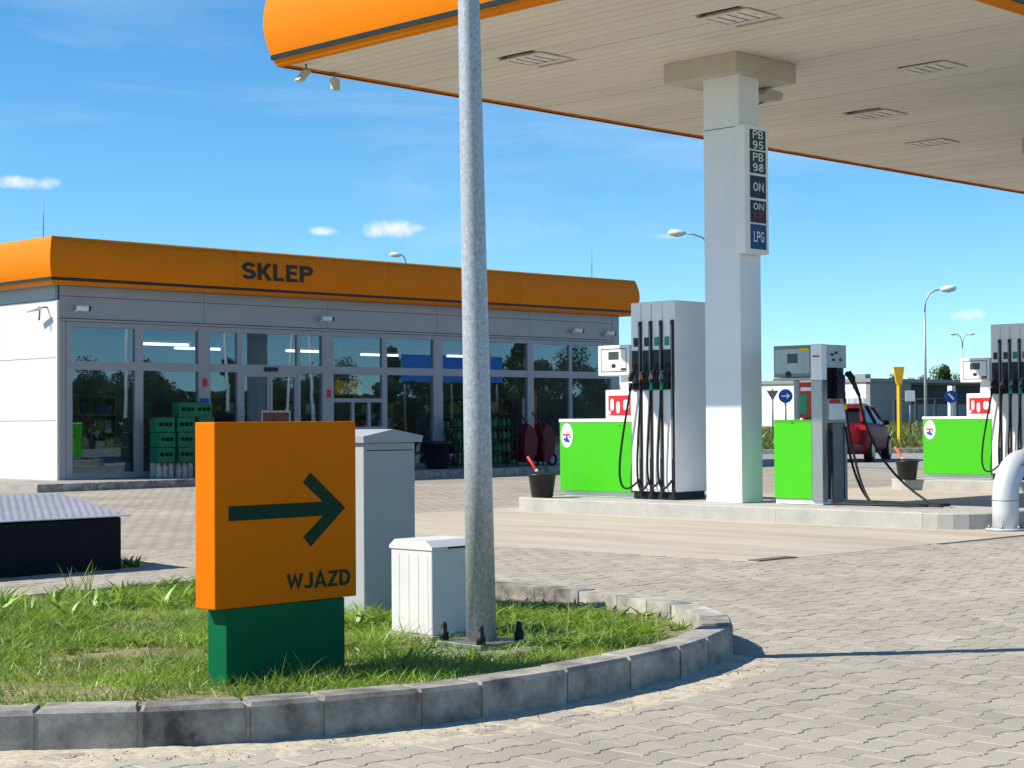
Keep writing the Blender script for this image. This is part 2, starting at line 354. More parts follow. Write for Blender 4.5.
def m_paver():
    m = mat('concrete_paver', (0.36, 0.335, 0.295), 0.9)
    n, l = m.node_tree.nodes, m.node_tree.links; b = n['Principled BSDF']
    oi = n.new('ShaderNodeObjectInfo'); at = n.new('ShaderNodeAttribute'); at.attribute_name = 'tint'
    ad = n.new('ShaderNodeMath'); ad.operation = 'ADD'; l.new(oi.outputs['Random'], ad.inputs[0]); l.new(at.outputs['Fac'], ad.inputs[1])
    fr = n.new('ShaderNodeMath'); fr.operation = 'FRACT'; l.new(ad.outputs[0], fr.inputs[0])
    g = n.new('ShaderNodeNewGeometry')
    n1 = n.new('ShaderNodeTexNoise'); n1.inputs['Scale'].default_value = 0.9; n1.inputs['Detail'].default_value = 5; l.new(g.outputs['Position'], n1.inputs['Vector'])
    n2 = n.new('ShaderNodeTexNoise'); n2.inputs['Scale'].default_value = 95; n2.inputs['Detail'].default_value = 4; l.new(g.outputs['Position'], n2.inputs['Vector'])
    r1 = n.new('ShaderNodeValToRGB'); e = r1.color_ramp.elements; e[0].color = (0.285, 0.258, 0.215, 1); e[1].color = (0.425, 0.385, 0.32, 1)
    mixf = n.new('ShaderNodeMath'); mixf.operation = 'MULTIPLY_ADD'; mixf.inputs[1].default_value = 0.45
    l.new(fr.outputs[0], mixf.inputs[0])
    s1 = n.new('ShaderNodeMapRange'); s1.inputs[1].default_value = 0.3; s1.inputs[2].default_value = 0.7; s1.inputs[3].default_value = 0.0; s1.inputs[4].default_value = 0.55; l.new(n1.outputs[0], s1.inputs[0]); l.new(s1.outputs[0], mixf.inputs[2])
    l.new(mixf.outputs[0], r1.inputs[0])
    mu = n.new('ShaderNodeMix'); mu.data_type = 'RGBA'; mu.blend_type = 'MULTIPLY'; mu.inputs[0].default_value = 1.0
    s2 = n.new('ShaderNodeMapRange'); s2.inputs[3].default_value = 0.72; s2.inputs[4].default_value = 1.22; l.new(n2.outputs[0], s2.inputs[0])
    cb = n.new('ShaderNodeCombineColor'); [l.new(s2.outputs[0], cb.inputs[i]) for i in range(3)]
    l.new(r1.outputs[0], mu.inputs[6]); l.new(cb.outputs[0], mu.inputs[7])
    n3 = n.new('ShaderNodeTexNoise'); n3.inputs['Scale'].default_value = 3.1; n3.inputs['Detail'].default_value = 7; n3.inputs['Roughness'].default_value = 0.7; l.new(g.outputs['Position'], n3.inputs['Vector'])
    s3 = n.new('ShaderNodeMapRange'); s3.inputs[1].default_value = 0.60; s3.inputs[2].default_value = 0.74; s3.inputs[3].default_value = 1.0; s3.inputs[4].default_value = 0.72; l.new(n3.outputs[0], s3.inputs[0])
    cb3 = n.new('ShaderNodeCombineColor'); [l.new(s3.outputs[0], cb3.inputs[i]) for i in range(3)]
    mu3 = n.new('ShaderNodeMix'); mu3.data_type = 'RGBA'; mu3.blend_type = 'MULTIPLY'; mu3.inputs[0].default_value = 1.0; l.new(mu.outputs[2], mu3.inputs[6]); l.new(cb3.outputs[0], mu3.inputs[7]); l.new(mu3.outputs[2], b.inputs['Base Color'])
    bp = n.new('ShaderNodeBump'); bp.inputs['Strength'].default_value = 0.35; bp.inputs['Distance'].default_value = 0.004; l.new(n2.outputs[0], bp.inputs['Height']); l.new(bp.outputs[0], b.inputs['Normal'])
    return m
M['paver'] = m_paver()
PU, PV = 0.20, 0.14        # paver period along x, course pitch along y
def m_paving_far():
    """bedding sand with the far courses of pavers, used where single stones cannot be told apart"""
    m = mat('paving_bed', (0.36, 0.335, 0.295), 0.95)
    n, l = m.node_tree.nodes, m.node_tree.links; b = n['Principled BSDF']
    g = n.new('ShaderNodeNewGeometry')
    br = n.new('ShaderNodeTexBrick'); br.offset = 0.5; br.inputs['Scale'].default_value = 1.0; br.inputs['Brick Width'].default_value = PU; br.inputs['Row Height'].default_value = PV
    br.inputs['Mortar Size'].default_value = 0.012; br.inputs['Mortar Smooth'].default_value = 0.2; br.inputs['Color1'].default_value = (0.31, 0.28, 0.233, 1); br.inputs['Color2'].default_value = (0.40, 0.362, 0.302, 1); br.inputs['Mortar'].default_value = (0.20, 0.18, 0.143, 1)
    l.new(g.outputs['Position'], br.inputs['Vector'])
    n1 = n.new('ShaderNodeTexNoise'); n1.inputs['Scale'].default_value = 0.5; n1.inputs['Detail'].default_value = 6; l.new(g.outputs['Position'], n1.inputs['Vector'])
    s2 = n.new('ShaderNodeMapRange'); s2.inputs[1].default_value = 0.3; s2.inputs[2].default_value = 0.7; s2.inputs[3].default_value = 0.82; s2.inputs[4].default_value = 1.14; l.new(n1.outputs[0], s2.inputs[0])
    cb = n.new('ShaderNodeCombineColor'); [l.new(s2.outputs[0], cb.inputs[i]) for i in range(3)]
    mu = n.new('ShaderNodeMix'); mu.data_type = 'RGBA'; mu.blend_type = 'MULTIPLY'; mu.inputs[0].default_value = 1.0
    l.new(br.outputs['Color'], mu.inputs[6]); l.new(cb.outputs[0], mu.inputs[7]); l.new(mu.outputs[2], b.inputs['Base Color'])
    bp = n.new('ShaderNodeBump'); bp.inputs['Strength'].default_value = 0.5; bp.inputs['Distance'].default_value = 0.008; bp.invert = True; l.new(br.outputs['Fac'], bp.inputs['Height']); l.new(bp.outputs[0], b.inputs['Normal'])
    return m
M['paving'] = m_paving_far()
M['sandbed'] = mat('joint_sand', (0.40, 0.35, 0.26), 0.95, var=0.3, vscale=6, bump=0.3, bscale=150)

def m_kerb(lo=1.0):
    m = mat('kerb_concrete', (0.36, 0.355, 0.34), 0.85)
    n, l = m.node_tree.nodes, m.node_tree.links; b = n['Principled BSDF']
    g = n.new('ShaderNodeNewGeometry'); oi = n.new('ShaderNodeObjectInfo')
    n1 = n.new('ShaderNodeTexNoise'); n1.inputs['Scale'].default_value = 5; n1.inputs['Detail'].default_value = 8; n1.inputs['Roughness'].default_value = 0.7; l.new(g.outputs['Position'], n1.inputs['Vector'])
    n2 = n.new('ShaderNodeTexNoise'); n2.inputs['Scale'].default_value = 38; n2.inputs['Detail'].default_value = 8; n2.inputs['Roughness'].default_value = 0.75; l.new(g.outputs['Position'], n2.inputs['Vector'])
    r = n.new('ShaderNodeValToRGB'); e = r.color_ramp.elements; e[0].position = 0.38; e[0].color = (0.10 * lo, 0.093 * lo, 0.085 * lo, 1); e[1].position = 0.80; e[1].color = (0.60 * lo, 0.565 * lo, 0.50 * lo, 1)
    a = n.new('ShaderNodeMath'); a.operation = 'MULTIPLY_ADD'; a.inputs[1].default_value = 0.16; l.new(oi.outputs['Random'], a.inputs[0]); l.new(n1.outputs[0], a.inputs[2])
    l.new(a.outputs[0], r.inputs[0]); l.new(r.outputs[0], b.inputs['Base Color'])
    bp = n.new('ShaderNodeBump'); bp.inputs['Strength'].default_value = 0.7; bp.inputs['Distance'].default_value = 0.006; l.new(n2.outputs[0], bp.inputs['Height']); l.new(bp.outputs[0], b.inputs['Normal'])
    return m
M['kerb'] = m_kerb(); M['kerb_darker'] = m_kerb(0.76)  # second one: same concrete in an evenly darker tone, for the front stones
M['seam'] = mat('fascia_seam', (0.20, 0.045, 0.001), 0.6)
def m_apron():
    m = mat('apron_concrete', (0.44, 0.405, 0.345), 0.9)
    n, l = m.node_tree.nodes, m.node_tree.links; b = n['Principled BSDF']
    g = n.new('ShaderNodeNewGeometry'); mp_ = n.new('ShaderNodeMapping'); mp_.inputs['Scale'].default_value = (1.6, 0.22, 1); l.new(g.outputs['Position'], mp_.inputs[0])
    n1 = n.new('ShaderNodeTexNoise'); n1.inputs['Scale'].default_value = 1.2; n1.inputs['Detail'].default_value = 7; n1.inputs['Roughness'].default_value = 0.65; l.new(mp_.outputs[0], n1.inputs['Vector'])
    r = n.new('ShaderNodeValToRGB'); e = r.color_ramp.elements; e[0].position = 0.33; e[0].color = (0.34, 0.303, 0.247, 1); e[1].position = 0.60; e[1].color = (0.46, 0.413, 0.34, 1)
    l.new(n1.outputs[0], r.inputs[0]); l.new(r.outputs[0], b.inputs['Base Color'])
    return m
M['apron'] = m_apron()
M['asphalt'] = mat('asphalt', (0.29, 0.275, 0.265), 0.9, var=0.2, vscale=0.6, bump=0.2, bscale=60)
M['grassland'] = mat('meadow', (0.09, 0.12, 0.035), 0.95, vscale=0.35, col2=(0.17, 0.15, 0.06))
M['soil'] = mat('soil', (0.36, 0.29, 0.18), 0.95, vscale=3.2, col2=(0.10, 0.11, 0.035), bump=0.5, bscale=40)

def m_leaf(name, c1, c2, trans=0.35):
    m = bpy.data.materials.new(name); m.use_nodes = True; n, l = m.node_tree.nodes, m.node_tree.links; b = n['Principled BSDF']
    at = n.new('ShaderNodeAttribute'); at.attribute_name = 'tint'
    r = n.new('ShaderNodeValToRGB'); e = r.color_ramp.elements; e[0].color = (*c1, 1); e[1].color = (*c2, 1); e[1].position = 0.85
    x = r.color_ramp.elements.new(1.0); x.color = (0.36, 0.29, 0.13, 1)
    l.new(at.outputs['Fac'], r.inputs[0]); l.new(r.outputs[0], b.inputs['Base Color']); b.inputs['Roughness'].default_value = 0.42; b.inputs['Specular IOR Level'].default_value = 0.5
    t = n.new('ShaderNodeBsdfTranslucent'); l.new(r.outputs[0], t.inputs[0]); mx = n.new('ShaderNodeMixShader'); mx.inputs[0].default_value = trans
    l.new(b.outputs[0], mx.inputs[1]); l.new(t.outputs[0], mx.inputs[2]); l.new(mx.outputs[0], n['Material Output'].inputs[0])
    return m
M['grass'] = m_leaf('grass_blade', (0.045, 0.125, 0.010), (0.34, 0.50, 0.055))
M['leaf'] = m_leaf('tree_leaf', (0.025, 0.06, 0.015), (0.08, 0.13, 0.03))
M['weed'] = m_leaf('weed', (0.10, 0.15, 0.03), (0.22, 0.26, 0.07))
#@@END_HEADER

# ------------------------------------------------------------------ ground, paving, roads
def sheet(pts, z): return MB().add([(x, y, z) for x, y in pts], [tuple(range(len(pts)))])
struct('ground', sheet([(-900, -900), (900, -900), (900, 900), (-900, 900)], -0.06), M['grassland'], 'flat meadow ground reaching to the horizon')
paving = struct('paving', sheet([(-14, -14), (60, -14), (60, 34), (-14, 34)], -0.014), M['paving'], 'beige grey interlocking paver forecourt')
part('joint_sand', sheet([((d_ + l_) * .70711, (d_ - l_) * .70711) for d_, l_ in ((5.05, -2.57), (5.05, 2.57), (15.9, 7.12), (15.9, -7.12))][::-1], -0.0036), M['sandbed'], paving)
asphalt = struct('road', sheet([(27.5, 10), (120, 10), (120, 44), (60, 44), (34.5, 44), (34.5, 17), (27.5, 17)], -0.006), M['asphalt'], 'grey asphalt road behind the pumps')
apron = struct('concrete_apron', MB().box(11.42, 34, 8.65, 16.45, -0.2, -0.001), M['apron'], 'pale stained concrete apron around the pump islands')

# kerbed green island: outer line, anticlockwise
FRONT = [(1.90, 7.20), (2.25, 6.62), (2.62, 6.10), (2.92, 5.80), (3.20, 5.575), (3.479, 5.344), (3.80, 5.145), (4.065, 5.05), (4.44, 4.935), (4.72, 4.90), (5.20, 4.895), (5.63, 4.935), (6.05, 5.01), (6.38, 5.115), (6.80, 5.30)]
BACK = [(6.80, 5.30), (7.06, 5.52), (7.26, 5.77), (7.42, 6.03), (7.545, 6.32), (7.62, 6.62), (7.665, 6.97), (7.68, 7.35), (7.68, 7.85), (7.68, 8.35), (7.68, 8.85), (7.68, 9.35), (7.64, 9.80), (7.35, 10.05), (6.85, 10.07), (6.3, 10.07), (5.8, 10.07), (5.2, 10.07), (4.4, 10.07), (3.6, 10.07), (2.8, 10.0), (2.1, 9.6), (1.85, 8.8), (1.80, 8.0), (1.90, 7.20)]
OUT = FRONT[:-1] + BACK[:-1]
def inside(x, y, poly):
    c = False; n = len(poly)
    for i in range(n):
        x1, y1 = poly[i]; x2, y2 = poly[(i + 1) % n]
        if (y1 > y) != (y2 > y) and x < (x2 - x1) * (y - y1) / (y2 - y1) + x1: c = not c
    return c
def inset(poly, d):
    res = []; n = len(poly)
    for i in range(n):
        p0, p1, p2 = Vector(poly[i - 1]), Vector(poly[i]), Vector(poly[(i + 1) % n])
        a = (p1 - p0).normalized(); b = (p2 - p1).normalized()
        na, nb = Vector((-a.y, a.x)), Vector((-b.y, b.x)); m = (na + nb).normalized()
        res.append(tuple(p1 + m * d / max(0.3, m.dot(na))))
    return res
INN = inset(OUT, 0.15)
# pavers: double-T stones laid in courses
HW, HN, D = 0.0815, 0.0575, 0.014
def paver_poly(g=0.0025):
    L = PU / 2 - g; q = PU / 4; h, w = HW - g, HN - g
    up = [(L, h), (q + D, h), (q - D, w), (-q + D, w), (-q - D, h), (-L, h)]
    return up + [(-x, -y) for x, y in up]
def paver_mesh(depth=0.016, ch=0.0032):
    o = paver_poly(); b = []
    for x, y in o: b.append((x * (1 - ch / 0.1), y - math.copysign(ch, y)))
    n = len(o)
    vs_ = [(x, y, 0.0) for x, y in b] + [(x, y, -ch * 0.8) for x, y in o] + [(x, y, -depth) for x, y in o]
    fs = [tuple(range(n))] + [(n + i, n + (i + 1) % n, (i + 1) % n, i) for i in range(n)] + [(2 * n + i, 2 * n + (i + 1) % n, n + (i + 1) % n, n + i) for i in range(n)]
    return vs_, fs
pv, pf = paver_mesh()
pme = MB().add(pv, pf).mesh('paver')
spots = []
for j in range(int(0.5 / PV), int(18 / PV)):
    y = j * PV
    for i in range(int(0.5 / PU), int(18 / PU)):
        x = i * PU + (PU / 2 if j % 2 else 0)
        dep = (x + y) / 1.41421; lat = (x - y) / 1.41421
        if dep < 5.0 or dep > 16.0 or abs(lat) > dep * 0.42 + 0.55: continue
        if x > 11.33 and 8.56 < y < 16.54: continue
        if inside(x, y, INN): continue
        spots.append((dep, x, y))
spots.sort()
vis = [s for s in spots if s[0] > 5.65 and abs(s[1] - s[2]) / 1.41421 < s[0] * .30 + .05 and not inside(s[1], s[2], OUT)]
near = set(vis[:300])
for (dep, x, y) in vis[:300]:
    o = bpy.data.objects.new('paver', pme); COL.objects.link(o); o.parent = paving
    o.location = (x, y, random.uniform(-0.0018, 0.0012)); o.rotation_euler = (random.gauss(0, 0.007), random.gauss(0, 0.007), random.gauss(0, 0.008))
pme.materials.append(M['paver'])
rest = [s for s in spots if s not in near]
base = np.array(pv); n0 = len(pv)
V = []; F = []; TT = []
for k, (dep, x, y) in enumerate(rest):
    b = base.copy(); tx, ty = random.gauss(0, 0.007), random.gauss(0, 0.007)
    b[:, 2] += b[:, 0] * tx + b[:, 1] * ty + random.uniform(-0.0018, 0.0012)
    b[:, 0] += x; b[:, 1] += y; V.append(b); F += [tuple(i + k * n0 for i in f) for f in pf]; TT += [random.random()] * n0
me = bpy.data.meshes.new('paver_field'); me.from_pydata(np.concatenate(V).tolist(), [], F)
a = me.attributes.new('tint', 'FLOAT', 'POINT'); a.data.foreach_set('value', TT); me.update()
pf_o = link('paver_field', me, M['paver'], paving); pf_o['kind'] = 'stuff'

# kerb of the green island: a mortar bed with single stones on it
kb = MB()
o2, i2 = inset(OUT, 0.006), inset(OUT, 0.140); n = len(OUT)
kb.add([(x, y, 0.132 if y < 9.9 else 0.07) for x, y in o2] + [(x, y, 0.132 if y < 9.9 else 0.07) for x, y in i2] + [(x, y, -0.1) for x, y in o2] + [(x, y, 0.0) for x, y in i2],
       [(i, (i + 1) % n, n + (i + 1) % n, n + i) for i in range(n)] + [(2 * n + i, 2 * n + (i + 1) % n, (i + 1) % n, i) for i in range(n)] + [(n + i, n + (i + 1) % n, 3 * n + (i + 1) % n, 3 * n + i) for i in range(n)])
kerb = struct('kerb', kb, M['mortar'], 'curved concrete kerb around the green island')
nf = len(FRONT) - 1
for i in range(n):
    a, b = Vector(OUT[i]), Vector(OUT[(i + 1) % n]); c, d = Vector(INN[(i + 1) % n]), Vector(INN[i])
    t = (b - a).normalized(); g = 0.006 if i < nf else 0.004
    if i in (2, 4, 5, 6): g = 0.011
    a, b, c, d = a + t * g, b - t * g, c - t * g, d + t * g
    nin = Vector((-t.y, t.x)); h = 0.145 + (0.0 if i < nf - 1 else 0.012) - (0.012 if i == nf - 1 else 0)
    if min(a.y, b.y) > 9.75: h = 0.085
    h += random.uniform(-0.003, 0.003); ch = 0.012; jit = random.uniform(-0.004, 0.004)
    a, b, c, d = [p + nin * jit for p in (a, b, c, d)]
    def q(p, z): return (p.x, p.y, z)
    ai, bi = a + nin * ch, b + nin * ch; w = t * 0.006
    vs_ = [q(a, -0.1), q(b, -0.1), q(c, -0.1), q(d, -0.1), q(a, h - ch * 1.4), q(b, h - ch * 1.4), q(ai + w, h), q(bi - w, h), q(c - w, h), q(d + w, h), q(c, h - 0.006), q(d, h - 0.006)]
    fs = [(0, 1, 5, 4), (4, 5, 7, 6), (6, 7, 8, 9), (2, 3, 11, 10), (10, 11, 9, 8), (1, 2, 10, 8, 7, 5), (3, 0, 4, 6, 9, 11)]
    part('kerb_stone', MB().add(vs_, fs), M['kerb_darker'] if i < nf else M['kerb'], kerb)

# soil and grass
SOILZ = 0.068
def hgt(x, y): return SOILZ + 0.012 * math.sin(x * 2.1 + 1) * math.cos(y * 1.7) + 0.006 * math.sin(x * 7 + y * 5)
sb = MB(); gi = {}; st = 0.12
INS = inset(OUT, 0.13)
xs = np.arange(1.6, 8.0, st); ys = np.arange(4.6, 10.4, st)
bm = bmesh.new()
f = bm.faces.new([bm.verts.new((x, y, 0)) for x, y in INS])
for x in xs: bmesh.ops.bisect_plane(bm, geom=bm.verts[:] + bm.edges[:] + bm.faces[:], plane_co=(x, 0, 0), plane_no=(1, 0, 0))
for y in ys: bmesh.ops.bisect_plane(bm, geom=bm.verts[:] + bm.edges[:] + bm.faces[:], plane_co=(0, y, 0), plane_no=(0, 1, 0))
for v in bm.verts: v.co.z = hgt(v.co.x, v.co.y)
me = bpy.data.meshes.new('soil'); bm.to_mesh(me); bm.free()
struct('soil', me, M['soil'], 'patchy brown soil under the grass of the green island')

def noise2(x, y, s, seed=0):
    """cheap smooth value noise"""
    r = np.random.default_rng(seed); G = r.random((64, 64))
    x = np.asarray(x) * s % 63; y = np.asarray(y) * s % 63; xi = x.astype(int); yi = y.astype(int); fx = x - xi; fy = y - yi
    fx = fx * fx * (3 - 2 * fx); fy = fy * fy * (3 - 2 * fy)
    return (G[xi, yi] * (1 - fx) + G[xi + 1, yi] * fx) * (1 - fy) + (G[xi, yi + 1] * (1 - fx) + G[xi + 1, yi + 1] * fx) * fy
def blades(P, H, Wd, tint, lean=0.6, seg=3, r=None, droop=0.5):
    """tapered bent blades; P Nx3"""
    r = r or rng; N = len(P); ang = r.random(N) * 6.283; l = lean * (0.3 + r.random(N))
    d = np.stack([np.cos(ang), np.sin(ang)], 1); a2 = r.random(N) * 6.283
    sdir = np.stack([np.cos(a2), np.sin(a2), np.zeros(N)], 1)
    VV = []; k = seg
    for i in range(k + 1):
        t = i / k; off = (l * t + droop * l * t * t) * H
        c = P.copy(); c[:, :2] += d * off[:, None]; c[:, 2] += H * t * (1 - 0.35 * l * t)
        w = Wd * (1 - t) ** 0.7 if i < k else np.zeros(N)
        if i < k: VV += [c - sdir * w[:, None] * 0.5, c + sdir * w[:, None] * 0.5]
        else: VV += [c]
    nv = 2 * k + 1; A = np.stack(VV, 1).reshape(-1, 3)
    idx = []
    for i in range(k - 1): idx.append([2 * i, 2 * i + 1, 2 * i + 3, 2 * i + 2])
    quads = np.array(idx, int); tri = np.array([2 * k - 2, 2 * k - 1, 2 * k])
    b = np.arange(N) * nv
    Q = (b[:, None, None] + quads[None]).reshape(-1, 4) if len(quads) else np.zeros((0, 4), int); T = b[:, None] + tri[None]
    return A, Q, T, np.repeat(tint, nv)
def np_mesh(name, A, Q, T, tint):
    me = bpy.data.meshes.new(name); nv = len(A); nq, nt = len(Q), len(T)
    me.vertices.add(nv); me.vertices.foreach_set('co', A.astype(np.float32).ravel())
    me.loops.add(nq * 4 + nt * 3); me.polygons.add(nq + nt)
    me.loops.foreach_set('vertex_index', np.concatenate([Q.ravel(), T.ravel()]).astype(np.int32))
    me.polygons.foreach_set('loop_start', np.concatenate([np.arange(nq) * 4, nq * 4 + np.arange(nt) * 3]).astype(np.int32))
    a = me.attributes.new('tint', 'FLOAT', 'POINT'); a.data.foreach_set('value', tint.astype(np.float32))
    me.update(calc_edges=True); me.validate(); return me
def cat_b(lst):
    A = []; Q = []; T = []; C_ = []; o = 0
    for (a, q, t, c) in lst: A.append(a); Q.append(q + o); T.append(t + o); C_.append(c); o += len(a)
    return np.concatenate(A), np.concatenate(Q), np.concatenate(T), np.concatenate(C_)
OUTG = inset(OUT, 0.165)
EDG = np.array([p for p in BACK if p[1] < 8.5])
N = 190000
X = rng.uniform(1.8, 7.7, N); Y = rng.uniform(4.8, 10.1, N)
keep = ((X + Y) / 1.414 > 6.2) & (np.abs(X - Y) / 1.414 < (X + Y) / 1.414 * 0.42 + 0.6)
X, Y = X[keep], Y[keep]
keep = np.array([inside(x, y, OUTG) for x, y in zip(X, Y)]); X, Y = X[keep], Y[keep]
dens = noise2(X, Y, 1.6, 3) * 0.6 + noise2(X, Y, 5.0, 4) * 0.4
bare = (np.hypot((X - 3.78) / 0.34, (Y - 5.75) / 0.13) < 1) | (np.hypot((X - 4.55) / 0.35, (Y - 7.2) / 0.2) < 0.9) | (np.hypot((X - 5.75) / .26, (Y - 6.30) / .12) < 1)
BLD = [(4.22, 5.0, 5.78, 6.1), (6.25, 6.64, 7.4, 8.2), (5.82, 6.14, 6.38, 6.7)]
occ = np.zeros(len(X), bool)
for x0, x1, y0, y1 in BLD: occ |= (X > x0 + .02) & (X < x1 - .02) & (Y > y0 + .02) & (Y < y1 - .02)
dback = np.min(np.hypot(X[:, None] - EDG[None, :, 0], Y[:, None] - EDG[None, :, 1]), 1)
keep = ~((dback < 0.33 + .06 * rng.random(len(X))) & (rng.random(len(X)) < .96)) & (rng.random(len(X)) < np.clip(dens * 2.4 - 0.35, 0.08, 1)) & ~occ & ~(bare & (rng.random(len(X)) < 0.93)); X, Y, dens = X[keep], Y[keep], dens[keep]
Hh = (0.025 + 0.075 * rng.random(len(X)) ** 2) * (0.55 + 0.9 * noise2(X, Y, 2.3, 8))
tuft = noise2(X, Y, 3.1, 11) > 0.72; Hh[tuft] *= 1.5
Hh *= np.clip((np.hypot(np.maximum(X - 6.2, 0) * 1.0, 0) * -0.25) + 1.05, .7, 1)
dry = noise2(X, Y, 2.0, 21)
tint = np.clip(noise2(X, Y, 4.0, 5) * 0.55 + rng.random(len(X)) * 0.35 + (dry > 0.72) * 0.12, 0, 0.86); tint[rng.random(len(X)) < 0.03 + 0.08 * (dry > 0.7)] = 1.0
P = np.stack([X, Y, np.array([hgt(x, y) for x, y in zip(X, Y)]) - 0.004], 1)
L1 = blades(P, Hh, 0.0042 + 0.0055 * rng.random(len(X)) ** 2, tint, 0.95)
# broad-leaved herbs (dandelion, plantain) as flat rosettes
RN = 3000
rx = rng.uniform(1.9, 7.6, RN); ry = rng.uniform(4.9, 10.0, RN)
ok = np.array([inside(x, y, OUTG) and not any(x0 < x < x1 and y0 < y < y1 for x0, x1, y0, y1 in BLD) and abs(x - y) / 1.414 < (x + y) / 1.414 * .34 + .3 for x, y in zip(rx, ry)])
ok &= noise2(rx, ry, 1.3, 31) > 0.42
rx, ry = rx[ok], ry[ok]; PX = []; HH = []; TI = []
for x, y in zip(rx, ry):
    k = random.randint(4, 8); s_ = random.uniform(0.03, 0.095); ti = random.uniform(0.1, 0.84)
    for _ in range(k): PX.append((x + random.uniform(-.012, .012), y + random.uniform(-.012, .012), hgt(x, y))); HH.append(s_ * random.uniform(.6, 1.1)); TI.append(ti)
PX = np.array(PX); HH = np.array(HH)
L2 = blades(PX, HH, HH * 0.34, np.array(TI), 1.5, 4, droop=0.9)
# coarser weeds behind the sign and at the back of the island
k = 170; wx_ = rng.uniform(2.9, 6.2, k); wy_ = rng.uniform(6.9, 9.8, k); PW = []; HW_ = []; TW = []
for x, y in zip(wx_, wy_):
    if not inside(x, y, OUTG) or float(noise2(x, y, 1.1, 61)) < .45: continue
    ti = random.uniform(.3, .84)
    for _ in range(random.randint(5, 11)): PW.append((x + random.uniform(-.03, .03), y + random.uniform(-.03, .03), hgt(x, y))); HW_.append(random.uniform(.06, .17)); TW.append(min(.85, ti + random.uniform(-.1, .1)))
L4 = blades(np.array(PW), np.array(HW_), np.array(HW_) * .2 + .006, np.array(TW), .8, 4, droop=.8)
# a few tall dry stems
tx = np.array([3.9, 4.1, 4.3, 4.9, 6.2, 6.5, 6.7, 6.35, 5.4, 3.6, 3.7]); ty = np.array([6.6, 6.9, 6.3, 7.6, 6.0, 6.2, 6.3, 5.7, 5.4, 6.6, 7.7])
L3 = blades(np.stack([tx, ty, np.full(len(tx), SOILZ)], 1), np.full(len(tx), 0.17), np.full(len(tx), 0.006), np.full(len(tx), 1.0), 0.7, 5, droop=0.8)
gme = np_mesh('grass', *cat_b([L1, L2, L3, L4]))
go = link('grass', gme, M['grass']); tag(go, 'patchy green grass and weeds on the kerbed island', 'grass', kind='stuff')
# tall tuft by the black box, flowers
c = np.array([[5.95 + random.uniform(-.06, .06), 9.82 + random.uniform(-.06, .06), SOILZ] for _ in range(26)])
tm = np_mesh('grass_tuft', *blades(c - np.array([5.95, 9.82, SOILZ]), np.array([random.uniform(.08, .27) for _ in range(26)]), np.full(26, .008), rng.random(26) * .7, 0.5, 5))
tag(link('grass_tuft', tm, M['grass'], None, (5.95, 9.82, SOILZ)), 'tall tuft of grass at the island edge before the black box', 'plant')
c = np.array([[random.uniform(-.05, .05), random.uniform(-.05, .05), 0] for _ in range(34)])
tm = np_mesh('leafy_weed', *blades(c, np.array([random.uniform(.05, .16) for _ in range(34)]), np.full(34, .035), rng.random(34) * .5, 0.9, 4))
tag(link('leafy_weed', tm, M['grass'], None, (7.80, 12.12, -0.01)), 'small leafy weed beside the corner of the black box', 'plant')
for (x, y, lb) in ((6.95, 6.85, 'pink clover flower in the grass, the farther of two'), (6.95, 6.2, 'pink clover flower in the grass, the nearer of two')):
    ft = thing('clover_flower', (x, y, SOILZ), lb, 'flower', 'clover flowers in the grass')
    hd = MB().lathe([(0.003, 0), (0.009, .004), (0.011, .011), (0.008, .018), (0.003, .021)], x, y, 8, SOILZ + 0.085)
    part('flower_head', hd, M['flower'], ft); part('stem', MB().tube([(x, y, SOILZ - .01), (x, y, SOILZ + .09)], 0.002, 5), M['grass'], ft)
# swept sand and crumbs along the kerb
gv = MB()
def crumb(x, y, z, s):
    r_ = [random.uniform(.6, 1.2) * s for _ in range(6)]
    gv.add([(x + r_[0], y, z), (x, y + r_[1], z), (x - r_[2], y, z), (x, y - r_[3], z), (x, y, z + r_[4] * .8), (x, y, z - s * .4)], [(0, 1, 4), (1, 2, 4), (2, 3, 4), (3, 0, 4), (1, 0, 5), (2, 1, 5), (3, 2, 5), (0, 3, 5)])
def along_front(t):
    t *= len(FRONT) - 1.001; i = int(t); f_ = t - i
    return Vector(FRONT[i]).lerp(Vector(FRONT[i + 1]), f_), (Vector(FRONT[i + 1]) - Vector(FRONT[i])).normalized()
for _ in range(1500):
    p, t_ = along_front(random.uniform(0.28, 1)); dd = 0.004 + abs(random.gauss(0, 0.10)); q_ = p + Vector((t_.y, -t_.x)) * dd
    crumb(q_.x, q_.y, 0.0005, random.choice((.0015, .002, .003, .004, .005)))
sg = link('sand_crumbs', gv.mesh('sand_crumbs'), M['sand']); tag(sg, 'pale sand and crumbs swept along the kerb foot', 'sand', kind='stuff')
# sand drifted against the kerb foot, thinning out over the pavers
dv = MB(); NT, ND = 420, 12; r5 = np.random.default_rng(5)
tt = np.linspace(.25, .999, NT)
for i in range(NT):
    p, t_ = along_front(tt[i]); nn = Vector((t_.y, -t_.x))
    for j in range(ND):
        d = j / (ND - 1) * .34; q_ = p + nn * (d - .01)
        hz = .0075 * math.exp(-d / .07) + .0055 * (float(noise2(q_.x + 3, q_.y + 5, 9.0, 40)) + .6 * float(noise2(q_.x, q_.y, 27.0, 41)) - .95) + random.uniform(-.0008, .0008)
        dv.v.append((q_.x, q_.y, hz - (.02 if j == ND - 1 else 0)))
for i in range(NT - 1):
    for j in range(ND - 1): dv.f.append((i * ND + j + 1, (i + 1) * ND + j + 1, (i + 1) * ND + j, i * ND + j)); dv.sm.append(True)
sdr = link('sand_drift', dv.mesh('sand_drift'), M['sand']); tag(sdr, 'thin drift of pale sand against the kerb foot', 'sand', kind='stuff')
